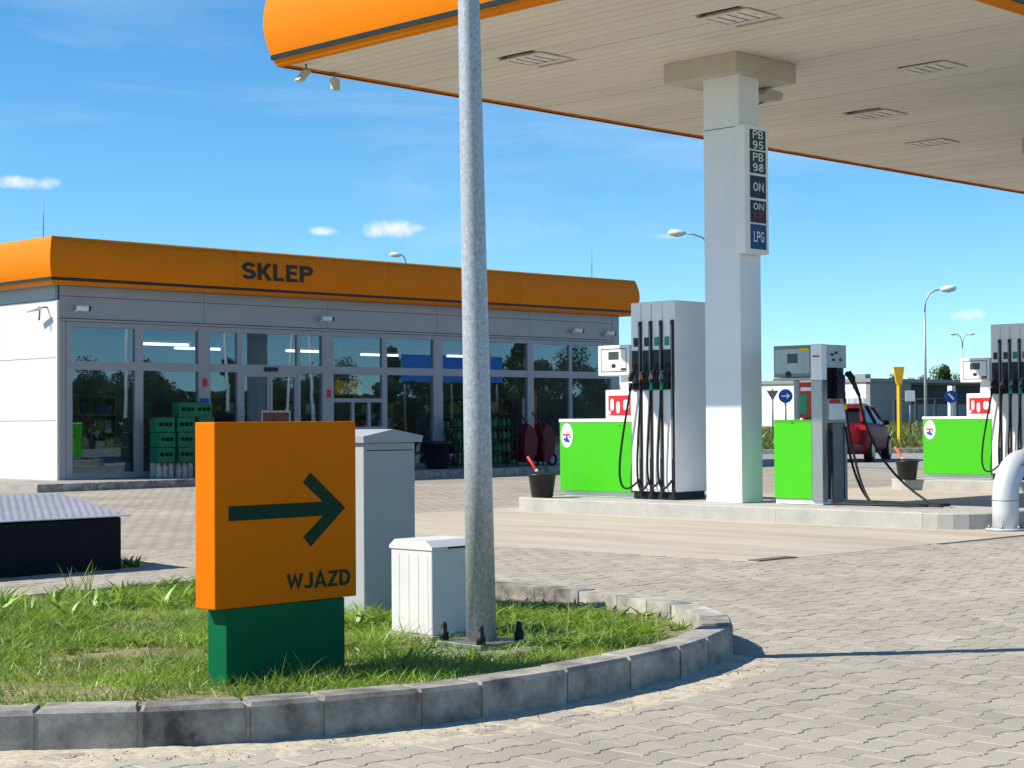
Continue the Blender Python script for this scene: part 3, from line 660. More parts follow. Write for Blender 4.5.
gv = MB()
for _ in range(130):
    p, t_ = along_front(random.uniform(0.3, 1)); dd = 0.01 + abs(random.gauss(0, 0.16)); q_ = p + Vector((t_.y, -t_.x)) * dd
    crumb(q_.x, q_.y, 0.0015, random.uniform(.003, .0065))
sg = link('dark_debris', gv.mesh('dark_debris'), M['debris']); tag(sg, 'dark bits of leaf and grit near the kerb', 'debris', kind='stuff')

# ------------------------------------------------------------------ the shop
def fascia(root, rect, z0, prof, panel_len, mt, stripe_z, sides='WSEN'):
    """curved fascia ring round rect (x0,x1,y0,y1); prof = [(outward offset, height)]; mitred, in single panels"""
    x0, x1, y0, y1 = rect
    S_ = {'W': ((x0, y1), (x0, y0), (-1, 0)), 'S': ((x0, y0), (x1, y0), (0, -1)), 'E': ((x1, y0), (x1, y1), (1, 0)), 'N': ((x1, y1), (x0, y1), (0, 1))}
    for s_ in sides:
        A, B, nrm = S_[s_]; A, B, nrm = Vector(A), Vector(B), Vector(nrm); L = (B - A).length; t = (B - A) / L
        k = max(1, round(L / panel_len))
        for i in range(k):
            a, b = L * i / k, L * (i + 1) / k; g0 = 0 if i == 0 else 0.003; g1 = 0 if i == k - 1 else 0.003
            vs_ = []
            for (o, h) in prof:
                pa = A + t * (a + g0 - (o if i == 0 else 0)) + nrm * o; pb = A + t * (b - g1 + (o if i == k - 1 else 0)) + nrm * o
                vs_ += [(pa.x, pa.y, z0 + h), (pb.x, pb.y, z0 + h)]
            m = len(prof); fs = [(2 * j, 2 * j + 1, 2 * j + 3, 2 * j + 2) for j in range(m - 1)]
            part('fascia_panel', MB().add(vs_, fs, True), mt, root)
        vs_ = []
        for (o, h) in prof:
            pa = A - t * (o - .012) + nrm * (o - .012); pb = B + t * (o - .012) + nrm * (o - .012)
            vs_ += [(pa.x, pa.y, z0 + h + .004), (pb.x, pb.y, z0 + h + .004)]
        part('fascia_backing', MB().add(vs_, [(2 * j, 2 * j + 1, 2 * j + 3, 2 * j + 2) for j in range(len(prof) - 1)], True), M['seam'], root)
        if stripe_z is not None:
            o = np.interp(stripe_z, [p[1] for p in prof], [p[0] for p in prof]) + 0.012; hh = 0.028
            a, b = A - t * o + nrm * o, B + t * o + nrm * o; a2, b2 = a - nrm * 0.05 + t * .05, b - nrm * 0.05 - t * .05
            zc = z0 + stripe_z
            mb = MB().add([(a.x, a.y, zc - hh), (b.x, b.y, zc - hh), (b.x, b.y, zc + hh), (a.x, a.y, zc + hh), (a2.x, a2.y, zc + hh), (b2.x, b2.y, zc + hh), (a2.x, a2.y, zc - hh), (b2.x, b2.y, zc - hh)],
                          [(0, 1, 2, 3), (3, 2, 5, 4), (6, 7, 1, 0)])
            part('stripe', mb, M['stripe'], root)
PROF = [(-0.02, 0.0), (0.03, 0.0), (0.055, 0.07), (0.085, 0.16), (0.12, 0.30), (0.135, 0.45), (0.125, 0.60), (0.09, 0.76), (0.05, 0.87), (-0.10, 0.885)]
shop = thing('shop_building', (16.99, 28.8, 0), 'long single storey petrol station shop with orange roof band and glazed front', 'shop')
X0, X1, YF, YB = 17.0, 32.55, 28.8, 38.8
# front terrace
ter = struct('terrace', MB().box(15.35, 36, 26.75, 40.5, -0.2, 0.10), M['concrete'], 'raised concrete pavement along the shop front')
for i in range(18):
    x = 15.33 + i * 1.15
    part('kerb_stone', MB().box(x, x + 1.142, 26.62, 26.745, -0.1, 0.125, 0.012), M['kerb'], ter)
# end wall, back, roof, interior
for (a, b) in ((0.10, 1.19), (1.20, 2.35), (2.36, 3.42)):
    for (ya, yb) in ((28.84, 33.8), (33.81, 38.75)):
        part('wall_panel', MB().box(X0, X0 + 0.1, ya, yb, a, b), M['white_wall'], shop)
part('corner_trim', MB().box(X0 - 0.012, X0 + 0.04, YF - 0.012, YF + 0.036, 0.10, 3.42, 0.004), M['white_wall'], shop)
part('wall_core', MB().box(X0 + 0.015, X0 + 0.09, 28.85, 38.7, 0.10, 3.70), M['joint'], shop)
part('gutter_band', MB().box(X0 - 0.02, X0 + 0.1, 28.84, 38.75, 3.43, 3.70), M['grey_wall'], shop)
part('end_wall', MB().box(X1 - 0.1, X1, 28.85, 38.75, 0.1, 3.7), M['grey_wall'], shop)
part('back_wall', MB().box(X0 + .1, X1 - .1, 38.55, 38.75, 0.1, 3.7), M['interior'], shop)
part('inner_wall', MB().box(X0 + .101, X1 - .101, 35.0, 35.15, 0.11, 3.16), M['interior'], shop)
part('inner_floor', MB().box(X0 + .09, X1 - .101, YF + .06, 38.5, 0.02, 0.12), M['interior_floor'], shop)
part('ceiling', MB().box(X0 + .1, X1 - .101, YF + .13, 38.5, 3.18, 3.25), M['interior'], shop)
part('roof', MB().box(X0 - .15, X1 + .35, YF - .15, YB + .2, 3.71, 3.80), M['roof'], shop)
fascia(shop, (16.78, 32.78, 28.58, 39.0), 3.685, PROF, 4.0, M['orange'], 0.10)
part('eaves_soffit', MB().box(16.80, 32.76, 28.60, 38.98, 3.688, 3.708), M['grey_wall'], shop)
# frieze over the glazing
fz = [(17.05, 20.24), (20.24, 23.35), (23.35, 26.47), (26.47, 29.40), (29.40, 32.30)]
part('frieze_core', MB().box(X0 + .04, X1 - .02, YF + .03, YF + .12, 3.0, 3.69), M['joint'], shop)
for (a, b) in fz:
    part('wall_panel', MB().box(a + .004, b - .004, YF, YF + .028, 3.09, 3.49), M['grey_wall'], shop)
    part('wall_panel', MB().box(a + .004, b - .004, YF, YF + .028, 3.50, 3.684), M['grey_wall'], shop)
part('head_trim', MB().box(17.04, 32.40, YF - .045, YF - .002, 3.035, 3.075), M['frame'], shop)
part('corner_post', MB().box(X0 + .045, 17.17, YF - .004, YF + .1, 0.10, 3.03), M['grey_wall'], shop)
part('corner_post', MB().box(32.305, 32.53, YF - .004, YF + .1, 0.10, 3.684), M['grey_wall'], shop)
# glazing
posts = [(17.175, 17.30), (20.10, 20.38), (23.20, 23.50), (26.34, 26.61), (29.30, 29.50), (32.20, 32.30)]
for (a, b) in posts: part('post', MB().box(a, b, YF - .02, YF + .10, 0.105, 3.03), M['frame'], shop)
bays = [[(17.30, 18.66), (18.84, 20.10)], [(20.38, 21.04), (21.16, 22.55), (22.63, 23.20)], [(23.50, 24.85), (24.99, 26.34)], [(26.61, 28.0), (28.10, 29.30)], [(29.50, 30.73), (30.83, 32.20)]]
GY = YF + 0.03
for bi, bay in enumerate(bays):
    A, B = bay[0][0], bay[-1][1]
    part('transom', MB().box(A, B, YF - .012, YF + .08, 2.14, 2.30), M['frame'], shop)
    part('head_rail', MB().box(A, B, YF - .012, YF + .08, 2.93, 3.028), M['frame'], shop)
    part('sill_rail', MB().box(A, B, YF - .012, YF + .08, 0.108, 0.22), M['frame'], shop)
    for i in range(len(bay) - 1):
        a, b = bay[i][1], bay[i + 1][0]
        part('mullion', MB().box(a, b, YF - .008, YF + .076, 2.30, 2.93), M['frame'], shop)
        part('mullion', MB().box(a, b, YF - .008, YF + .076, 0.22, 2.14), M['frame'], shop)
    for (a, b) in bay:
        part('window_pane', MB().box(a, b, GY, GY + .008, 2.30, 2.93), M['glass'], shop)
        if (bi, a) == (1, 21.16):
            for (u, w) in ((21.16, 21.85), (21.86, 22.55)):
                dr_ = part('sliding_door', MB().box(u, u + .06, GY - .03, GY + .03, .22, 2.14).box(w - .06, w, GY - .03, GY + .03, .22, 2.14).box(u + .06, w - .06, GY - .03, GY + .03, 2.06, 2.14).box(u + .06, w - .06, GY - .03, GY + .03, .22, .32), M['frame'], shop)
                part('door_pane', MB().box(u + .06, w - .06, GY, GY + .008, .32, 2.06), M['glass'], dr_)
            part('door_sensor', MB().box(21.70, 22.02, YF - .06, YF - .013, 2.17, 2.25, .006), M['black_plastic'], shop)
        elif (bi, a) == (2, 23.50):
            part('service_rail', MB().box(a, b, YF - .008, YF + .07, 1.55, 1.63).box(a, b, YF - .008, YF + .07, .95, 1.03).box(24.0, 24.07, YF - .007, YF + .07, 1.03, 1.55).box(24.45, 24.52, YF - .007, YF + .07, 1.03, 1.55), M['frame'], shop)
            part('window_pane', MB().box(a, b, GY, GY + .008, 0.22, 2.14), M['glass'], shop)
        else:
            part('window_pane', MB().box(a, b, GY, GY + .008, 0.22, 2.14), M['glass'], shop)
tm, dim = text_mesh('SKLEP', 0.37, 0.012, 0.004)
tm.transform(Matrix.Diagonal((1.78 / dim[0], 0.375 / dim[1], 1, 1)))
lt = place_text(tm, M['stripe'], shop, Vector((21.80, 28.58 - .141, 4.15)) - shop.location, (1, 0, 0), (0, 0, 1)); lt['label'] = 'dark letters SKLEP on the orange band'
for (x, y, w, mn) in ((20.24, 1.85, .10, 'red'), (23.36, 1.65, .10, 'red')):
    part('sticker', MB().box(x - .05, x + .06, YF - .024, YF - .021, y, y + .16), M[mn], shop)
part('notice', MB().box(20.12, 20.34, YF - .026, YF - .021, 1.25, 1.62), M['blue'], shop)
for (x, y, lb) in ((16.95, 29.2, 0), (32.0, 29.2, 0)):
    part('lightning_rod', MB().tube([(x, y, 4.5), (x, y, 5.3)], 0.008, 5), M['dark_steel'], shop)
# interior: lit tubes, shelving with goods
for i, (x, y) in enumerate(((18.9, 32.6), (20.8, 31.0), (22.6, 32.4), (25.5, 32.2), (28.4, 33.0), (30.8, 32.5))):
    lamp = thing('ceiling_tube', (x, y, 2.78), ['left end pane', 'pane left of the door', 'sliding door', 'service window', 'middle panes', 'right end panes'][i] + ' of the shop shows this ceiling tube light inside', 'lamp', 'tube lights in the shop')
    part('lamp_body', MB().box(x - .65, x + .65, y - .06, y + .06, 2.80, 2.85), M['white'], lamp)
    for q_ in (-.5, .5): part('hanger', MB().tube([(x + q_, y, 2.85), (x + q_, y, 3.18)], .006, 5), M['dark_steel'], lamp)
    part('light_tube', MB().tube([(x - .6, y, 2.77), (x + .6, y, 2.77)], 0.025, 8), M['tube'], lamp)
goods = [mat('goods_red', (0.22, 0.04, 0.035), 0.5), mat('goods_yellow', (0.36, 0.26, 0.05), 0.5), mat('goods_green', (0.06, 0.14, 0.06), 0.5), mat('goods_white', (0.38, 0.38, 0.36), 0.5), mat('goods_blue', (0.05, 0.09, 0.2), 0.5), mat('goods_brown', (0.16, 0.08, 0.03), 0.5)]
shn = ['far left', 'left, beside the door', 'just right of the door', 'behind the service window', 'middle', 'right of the middle', 'far right']
for i, (x, y) in enumerate(((18.3, 31.5), (19.9, 32.4), (23.3, 32.2), (24.6, 31.4), (27.2, 31.8), (28.9, 31.2), (31.2, 31.8))):
    sh = thing('shop_shelf', (x, y, .12), 'shelving unit with goods seen through the shop glass, ' + shn[i], 'shelf', 'shelves inside the shop')
    mb = MB().box(x - .6, x + .6, y + .30, y + .33, .12, 1.75)
    for k in range(5): mb.box(x - .6, x + .6, y, y + .295, .16 + k * .38, .19 + k * .38)
    mb.box(x - .63, x - .603, y, y + .33, .12, 1.8).box(x + .603, x + .63, y, y + .33, .12, 1.8)
    part('rack', mb, M['interior'], sh)
    for k in range(4):
        xx = x - .56
        while xx < x + .45:
            w = random.uniform(.12, .26); h = random.uniform(.16, .3)
            part('goods_box', MB().box(xx, xx + w - .015, y + .03, y + .26, .192 + k * .38, .192 + k * .38 + h), random.choice(goods), sh); xx += w
# yellow price boards hanging in the service window, display board by the right end
for i, x in enumerate((24.12, 24.52)):
    hb = thing('hanging_board', (x, 29.3, 1.7), 'yellow board hanging inside the service window, ' + ('left' if i == 0 else 'right') + ' one', 'board', 'yellow boards in the service window')
    part('board', MB().box(x - .17, x + .17, 29.29, 29.31, 1.72, 2.02, .004), M['yellow'], hb)
    part('hanger', MB().tube([(x, 29.3, 2.02), (x, 29.3, 3.18)], .004, 5), M['dark_steel'], hb)
db = thing('display_board', (29.75, 29.2, .12), 'pale board with an orange side post standing behind the right glass', 'display')
part('board', MB().box(29.55, 29.82, 29.19, 29.22, .55, 1.65), M['white'], db); part('side_post', MB().box(29.83, 29.98, 29.16, 29.25, .12, 1.85), M['orange_bright'], db); part('foot', MB().box(29.5, 30.0, 29.05, 29.35, .121, .15), M['dark_steel'], db)
ct = thing('counter', (23.9, 30.2, .12), 'low pale counter behind the service window', 'counter')
part('counter_body', MB().box(23.4, 25.6, 30.0, 30.5, .121, .98), M['interior'], ct); part('counter_top', MB().box(23.35, 25.65, 29.95, 30.55, .982, 1.02), M['white'], ct)

# things in front of the shop
def crate(x, y, z, lb):
    t = thing('bottle_crate', (x, y, z), lb, 'crate', 'bottle crates before the shop glass')
    w, d, h = .19, .14, .27
    mb = MB().box(x - w, x + w, y - d, y - d + .012, z, z + h * .42).box(x - w, x + w, y - d, y - d + .012, z + h * .66, z + h)
    mb.box(x - w, x - w + .012, y - d + .012, y + d, z, z + h).box(x + w - .012, x + w, y - d + .012, y + d, z, z + h).box(x - w + .012, x + w - .012, y + d - .012, y + d, z, z + h).box(x - w + .012, x + w - .012, y - d + .012, y + d - .012, z, z + .012)
    for q in (-w + .012, w - .05): mb.box(x + q, x + q + .038, y - d - .004, y - d + .012, z + h * .42, z + h * .66)
    part('crate_shell', mb, M['crate_green'], t)
    t.rotation_euler = (0, 0, random.uniform(-.16, .16))
    for i in range(3):
        for j in range(2):
            part('bottle', MB().lathe([(.034, .02), (.036, .15), (.03, .19), (.013, .23), (.013, .29), (.011, .30)], x - .115 + i * .115, y - .05 + j * .10, 7, z), M['bottle_green'], t)
cols = [(18.98, 3), (19.42, 4), (19.86, 4)]
for ci, (cx_, k) in enumerate(cols):
    for j in range(k):
        crate(cx_ + random.uniform(-.045, .045), 28.35 + random.uniform(-.02, .02), .40 + j * .285, 'green crate of bottles, %s from the bottom in the %s stack before the shop' % (['lowest', 'second', 'third', 'fourth'][j], ['left', 'middle', 'right'][ci]))
for ci, (cx_, k) in enumerate(cols):
    b = thing('water_pack', (cx_, 28.35, .10), 'pale shrink-wrapped pack under the %s crate stack' % ['left', 'middle', 'right'][ci], 'pack', 'packs under the crates')
    for i in range(3):
        part('bottle', MB().lathe([(.058, .0), (.062, .02), (.062, .2), (.03, .27), (.02, .295)], cx_ - .13 + i * .13, 28.30, 8, .10), M['pack'], b)
    part('wrap', MB().box(cx_ - .2, cx_ + .2, 28.365, 28.50, .10, .395, .02), M['pack'], b)
ab = thing('menu_stand', (21.3, 27.9, .10), 'dark poster stand with a pale frame before the shop door', 'sign')
part('frame', MB().box(20.98, 21.62, 27.88, 27.91, .75, .80).box(20.98, 21.62, 27.88, 27.91, 1.33, 1.37).box(20.94, 20.98, 27.88, 27.91, .10, 1.37).box(21.62, 21.66, 27.88, 27.91, .10, 1.37), M['steel'], ab)
part('poster', MB().box(20.981, 21.619, 27.89, 27.905, .801, 1.329), mat('poster_dark', (0.05, 0.05, 0.04), 0.5, col2=(0.30, 0.05, 0.02), vscale=6), ab); part('foot', MB().box(20.9, 21.7, 27.75, 28.05, .10, .13), M['dark_steel'], ab)
pt = thing('plant_pot', (25.95, 28.3, .10), 'dark tapered plant pot before the shop glass', 'pot')
part('pot', MB().lathe([(.20, 0), (.23, .1), (.30, .52), (.33, .53), (.33, .60), (.29, .60), (.28, .52)], 25.95, 28.3, 18, .10), M['black_plastic'], pt)
part('soil', MB().lathe([(.27, 0), (.27, .02)], 25.95, 28.3, 16, .58), M['debris'], pt)
rk = thing('bottle_rack', (27.3, 28.3, .10), 'low dark rack of green bottles before the middle shop glass', 'rack')
mb = MB()
for k in range(4): mb.box(26.40, 28.30, 28.15, 28.45, .16 + k * .27, .18 + k * .27)
for x in (26.40, 27.33, 28.27): mb.box(x, x + .03, 28.13, 28.148, .10, 1.12).box(x, x + .03, 28.452, 28.47, .10, 1.12)
part('shelf_frame', mb, M['dark_green'], rk)
for k in range(4):
    for i in range(13): part('bottle', MB().lathe([(.05, 0), (.055, .02), (.055, .13), (.02, .19), (.02, .22)], 26.50 + i * .138 + random.uniform(-.01, .01), 28.3, 7, .181 + k * .27), random.choice([M['bottle_green'], M['crate_green'], goods[2], M['badge']]), rk)
for i, x in enumerate((28.72, 29.30)):
    b = thing('hand_cart', (x, 28.2, .10), 'dark red tray cart on end before the shop glass, ' + ('left' if i == 0 else 'right') + ' one', 'cart', 'red carts before the shop')
    prof = [(0.0, .12), (.16, .10), (.30, .35), (.34, .7), (.24, 1.0), (.06, 1.12), (-.02, .8), (-.05, .4)]
    mb = MB().prism([(x - .20 + p[0] * 1.15, p[1] * .86 + .1) for p in prof], 'y', 28.08, 28.42)
    part('tray', mb, M['maroon'], b)
    for q in (28.04, 28.46): part('handle', MB().tube([(x + .30, q, .12), (x + .36, q, .6), (x + .20, q, 1.1), (x - .05, q, 1.32)], .018, 7), M['black_plastic'], b)
    part('wheel', MB().tube([(x + .25 + .13 * math.cos(a_), 28.25, .24 + .13 * math.sin(a_)) for a_ in np.linspace(0, 6.283, 15)], .03, 7, False), M['tyre'], b)
# CCTV cameras
def cctv(p, d, lb):
    t = thing('security_camera', p, lb, 'camera', 'security cameras')
    p = Vector(p); d = Vector(d).normalized()
    part('camera_body', MB().tube([p + d * -.02, p + d * .02, p + d * .17, p + d * .20], [.045, .06, .06, .055], 10), M['white'], t)
    part('lens_hood', MB().tube([p + d * .201, p + d * .24], [.05, .05], 10), M['black_plastic'], t)
    part('bracket', MB().tube([p, p + Vector((0, .0, -.04)) if d.x > -2 else p, p + Vector((-d.y * 0, .11, -.06))], .02, 7), M['white'], t)
for x, z, lb in ((17.35, 3.28, 'white security camera at the left end of the shop front'), (23.13, 3.29, 'white security camera above the service window'), (30.8, 3.28, 'white security camera above the right end panes'), (31.95, 3.25, 'white security camera at the right corner of the shop front')):
    cctv((x, 28.68, z), (.9, -.35, -.05), lb)
t = thing('security_camera', (17.0, 29.1, 3.2), 'small camera on a bent bracket on the white end wall', 'camera', 'security cameras')
part('bracket', MB().tube([(16.99, 29.15, 3.30), (16.85, 29.15, 3.28), (16.83, 29.15, 3.05)], .018, 7), M['dark_steel'], t)
part('camera_body', MB().tube([(16.82, 29.1, 3.27), (16.75, 29.45, 3.24)], .04, 8), M['pump_grey'], t)

# ------------------------------------------------------------------ canopy over the pumps
SZ = 5.43
CX0, CX1, CY0, CY1 = 12.93, 37.0, 9.28, 16.86
canopy = thing('canopy', (CX0, CY0, SZ), 'large flat canopy with curved orange edge and pale slatted underside', 'canopy')
CPROF = [(-0.03, 0.0), (0.0, 0.0), (0.03, 0.06), (0.065, 0.16), (0.105, 0.32), (0.125, 0.5), (0.115, 0.7), (0.08, 0.88), (0.04, 1.0), (-0.12, 1.02)]
fascia(canopy, (CX0, CX1, CY0, CY1), SZ - 0.035, CPROF, 4.9, M['orange'], 0.115)
LIGHTS = [(14.95, 14.53), (14.95, 11.52), (18.87, 11.56), (24.05, 14.75), (21.2, 13.9), (28.5, 11.6), (28.5, 14.75)]
mb = MB(); x = CX0 + .06
while x < CX1 - .06:
    w = min(.19, CX1 - .06 - x); cuts = sorted([(ly - .31, ly + .31) for lx, ly in LIGHTS if lx - .25 < x + w and lx + .25 > x]); y = CY0 + .05
    z_ = SZ + random.uniform(0, .004)
    for (a, b) in cuts + [(CY1 - .05, None)]:
        if a > y: mb.box(x, x + w, y, a, z_, SZ + .04)
        if b: y = b
    x += .20
sf = part('soffit_panels', mb, M['soffit'], canopy); sf['kind'] = 'stuff'
part('soffit_backing', MB().box(CX0 + .03, CX1 - .03, CY0 + .03, CY1 - .03, SZ + .10, SZ + .14), M['cap'], canopy)
part('canopy_roof', MB().box(CX0 - .02, CX1 + .02, CY0 - .02, CY1 + .02, SZ + .82, SZ + .90), M['roof'], canopy)
e_ = .0
part('edge_trim', MB().box(CX0, CX1, CY1 - .055, CY1 - .002, SZ - .02, SZ - .003).box(CX0, CX1, CY0 + .002, CY0 + .055, SZ - .02, SZ - .003).box(CX0 + .002, CX0 + .055, CY0 + .056, CY1 - .056, SZ - .021, SZ - .004).box(CX1 - .055, CX1 - .002, CY0 + .056, CY1 - .056, SZ - .021, SZ - .004), M['orange'], canopy)
lab = {0: 'recessed square light in the canopy underside above the shop side, nearest the corner', 1: 'recessed square light in the canopy underside in front of the column cap', 2: 'recessed square light in the canopy underside right of the column', 3: 'farthest recessed square light in the canopy underside, low at the right', 4: 'thin bright recessed light in the canopy underside behind the column', 5: 'recessed light at the far end of the canopy, near row', 6: 'recessed light at the far end of the canopy, far row'}
M['louvre'] = mat('lamp_louvre', (0.78, 0.77, 0.74), 0.5, metal=0.0, var=0.35, vscale=14)
for i, (lx, ly) in enumerate(LIGHTS):
    t = thing('canopy_light', (lx, ly, SZ), lab[i], 'light', 'recessed canopy lights')
    part('frame', MB().box(lx - .27, lx + .27, ly - .335, ly - .27, SZ - .018, SZ - .006).box(lx - .27, lx + .27, ly + .27, ly + .335, SZ - .018, SZ - .006).box(lx - .27, lx - .205, ly - .27, ly + .27, SZ - .018, SZ - .006).box(lx + .205, lx + .27, ly - .27, ly + .27, SZ - .018, SZ - .006), M['soffit'], t)
    part('reflector', MB().box(lx - .204, lx + .204, ly - .269, ly + .269, SZ - .004, SZ + .035), M['louvre'], t)
    for k in range(3): part('louvre', MB().box(lx - .203, lx + .203, ly - .14 + k * .14, ly - .135 + k * .14, SZ - .012, SZ - .0045), M['dark_steel'], t)
# floodlights hung at the canopy corner
for (x, y, dx, lb) in ((13.17, 16.62, -.10, 'tilted grey floodlight under the canopy corner, left of the pair'), (13.72, 16.76, .02, 'grey floodlight hanging straight under the canopy corner, right of the pair')):
    t = thing('floodlight', (x, y, SZ), lb, 'floodlight', 'floodlights at the canopy corner')
    part('bracket', MB().tube([(x, y, SZ), (x, y, SZ - .10)], .012, 6), M['dark_steel'], t)
    part('housing', MB().prism([(x - .045 + dx, SZ - .21), (x + .03 + dx, SZ - .225), (x + .045, SZ - .09), (x - .035, SZ - .075)], 'y', y - .045, y + .045), M['cap'], t)
# columns
def column(x, y, lb):
    t = thing('canopy_column', (x, y, .16), lb, 'column', 'canopy columns')
    sh_ = part('shaft', MB().box(x, x + .40, y, y + .53, .161, 4.58, .006), M['column'], t)
    part('shaft_top', MB().box(x + .004, x + .396, y + .004, y + .526, 4.588, SZ - .235), M['column'], t)
    part('joint', MB().box(x + .01, x + .39, y + .01, y + .52, 4.578, 4.59), M['joint'], t)
    part('cap', MB().box(x - .16, x + 1.02, y - .09, y + 1.0, SZ - .235, SZ - .002), M['cap'], t)
    part('base_trim', MB().box(x - .004, x + .404, y - .004, y + .534, .162, .20), M['column'], t)
    return t
column(16.49, 12.70, 'tall pale square canopy column standing between the two near pumps')
column(24.90, 12.60, 'pale canopy column on the second pump island')
column(33.30, 12.60, 'pale canopy column at the far end of the canopy')
# floodlight on the column
t = thing('floodlight', (17.45, 13.0, 5.0), 'beige floodlight on an arm beside the column head', 'floodlight')
part('housing', MB().prism([(17.38, 5.02), (17.68, 5.06), (17.72, 5.16), (17.42, 5.18), (17.34, 5.10)], 'y', 12.95, 13.25), M['cap'], t); part('arm', MB().tube([(16.89, 13.0, 4.93), (17.1, 13.02, 4.90), (17.45, 13.05, 5.03)], .014, 6), M['dark_steel'], t)
# price sign on the column
ps = thing('fuel_price_sign', (16.49, 12.60, 3.1), 'tall white fuel grade sign with green, black and blue fields on the column', 'sign')
px0, px1, py = 16.40, 16.86, 12.55
part('sign_box', MB().box(px0, px1, py, py + .145, 3.08, 4.58, .012), M['white'], ps)
rows = [(4.30, 4.53, 'price_green', ('PB', '95')), (4.02, 4.28, 'price_green', ('PB', '98')), (3.73, 3.99, 'price_navy', ('ON',)), (3.44, 3.70, 'price_navy', ('ON', 'FE')), (3.13, 3.42, 'price_blue', ('LPG',))]
for (a, b, mm, ws) in rows:
    fld = part('field', MB().box(px0 + .10, px1 - .06, py - .006, py + .002, a, b), M[mm], ps)
    for k, w_ in enumerate(ws):
        tm, dim = text_mesh(w_, .15, -.015, .001); h_ = .095 if len(ws) == 2 else .125
        tm.transform(Matrix.Diagonal((.20 / dim[0], h_ / dim[1], 1, 1)))
        zc = (a + b) / 2 + (0 if len(ws) == 1 else (.06 if k == 0 else -.06))
        place_text(tm, M['letter_red'] if w_ == 'FE' else M['letter_white'], fld, Vector(((px0 + px1) / 2 + .02, py - .009, zc)) - ps.location, (1, 0, 0), (0, 0, 1))

# ------------------------------------------------------------------ pump islands
def rrect(x0, x1, y0, y1, r, k=6):
    pts = []
    for (cx_, cy_, a0) in ((x1 - r, y0 + r, -90), (x1 - r, y1 - r, 0), (x0 + r, y1 - r, 90), (x0 + r, y0 + r, 180)):
        for i in range(k + 1):
            a_ = math.radians(a0 + 90 * i / k); pts.append((cx_ + r * math.cos(a_), cy_ + r * math.sin(a_)))
    return pts
def island(x0, x1, y0, y1, lb):
    poly = rrect(x0, x1, y0, y1, .62); inn = inset(poly, .14); n = len(poly)
    root = struct('pump_island', MB().prism(inset(poly, .12), 'z', -.05, .158), M['island'], lb, 'pump island', (x0, y0, 0))
    # edge stones: split the outline in pieces of about a metre on the straights
    dens = []
    for i in range(n):
        a, b = Vector(poly[i]), Vector(poly[(i + 1) % n]); c, d = Vector(inn[i]), Vector(inn[(i + 1) % n]); L = (b - a).length
        k = max(1, round(L / 2.2))
        for j in range(k): dens.append((a.lerp(b, j / k), a.lerp(b, (j + 1) / k), c.lerp(d, j / k), c.lerp(d, (j + 1) / k), L > .5))
    run = []
    def flush(run):
        if not run: return
        o_ = [r_[0] for r_ in run] + [run[-1][1]]; i_ = [r_[2] for r_ in run] + [run[-1][3]]; m = len(o_)
        t0 = (o_[1] - o_[0]).normalized() * .0015; t1 = (o_[-1] - o_[-2]).normalized() * .0015
        o_[0] = o_[0] + t0; i_[0] = i_[0] + t0; o_[-1] = o_[-1] - t1; i_[-1] = i_[-1] - t1
        z = .165 + random.uniform(-.002, .002)
        oi_ = [p + (q_ - p).normalized() * .012 for p, q_ in zip(o_, i_)]
        vs_ = [(p.x, p.y, -.06) for p in o_] + [(p.x, p.y, z - .012) for p in o_] + [(p.x, p.y, z) for p in oi_] + [(p.x, p.y, z) for p in i_] + [(p.x, p.y, z - .03) for p in i_]
        fs = [(q_ * m + j, q_ * m + j + 1, (q_ + 1) * m + j + 1, (q_ + 1) * m + j) for q_ in range(4) for j in range(m - 1)] + [tuple(q_ * m for q_ in range(5))[::-1], tuple(q_ * m + m - 1 for q_ in range(5))]
        part('edge_stone', MB().add(vs_, fs), M['island'], root)
    for s_ in dens:
        if s_[4]: flush(run); run = []; flush([s_])
        else:
            run.append(s_)
            if len(run) == 3: flush(run); run = []
    flush(run)
    return root
island(15.87, 17.95, 9.28, 16.12, 'long low concrete pump island with rounded ends, the near one')
island(24.22, 26.30, 9.10, 15.95, 'long low concrete pump island with rounded ends, the farther one')
IZ = .165

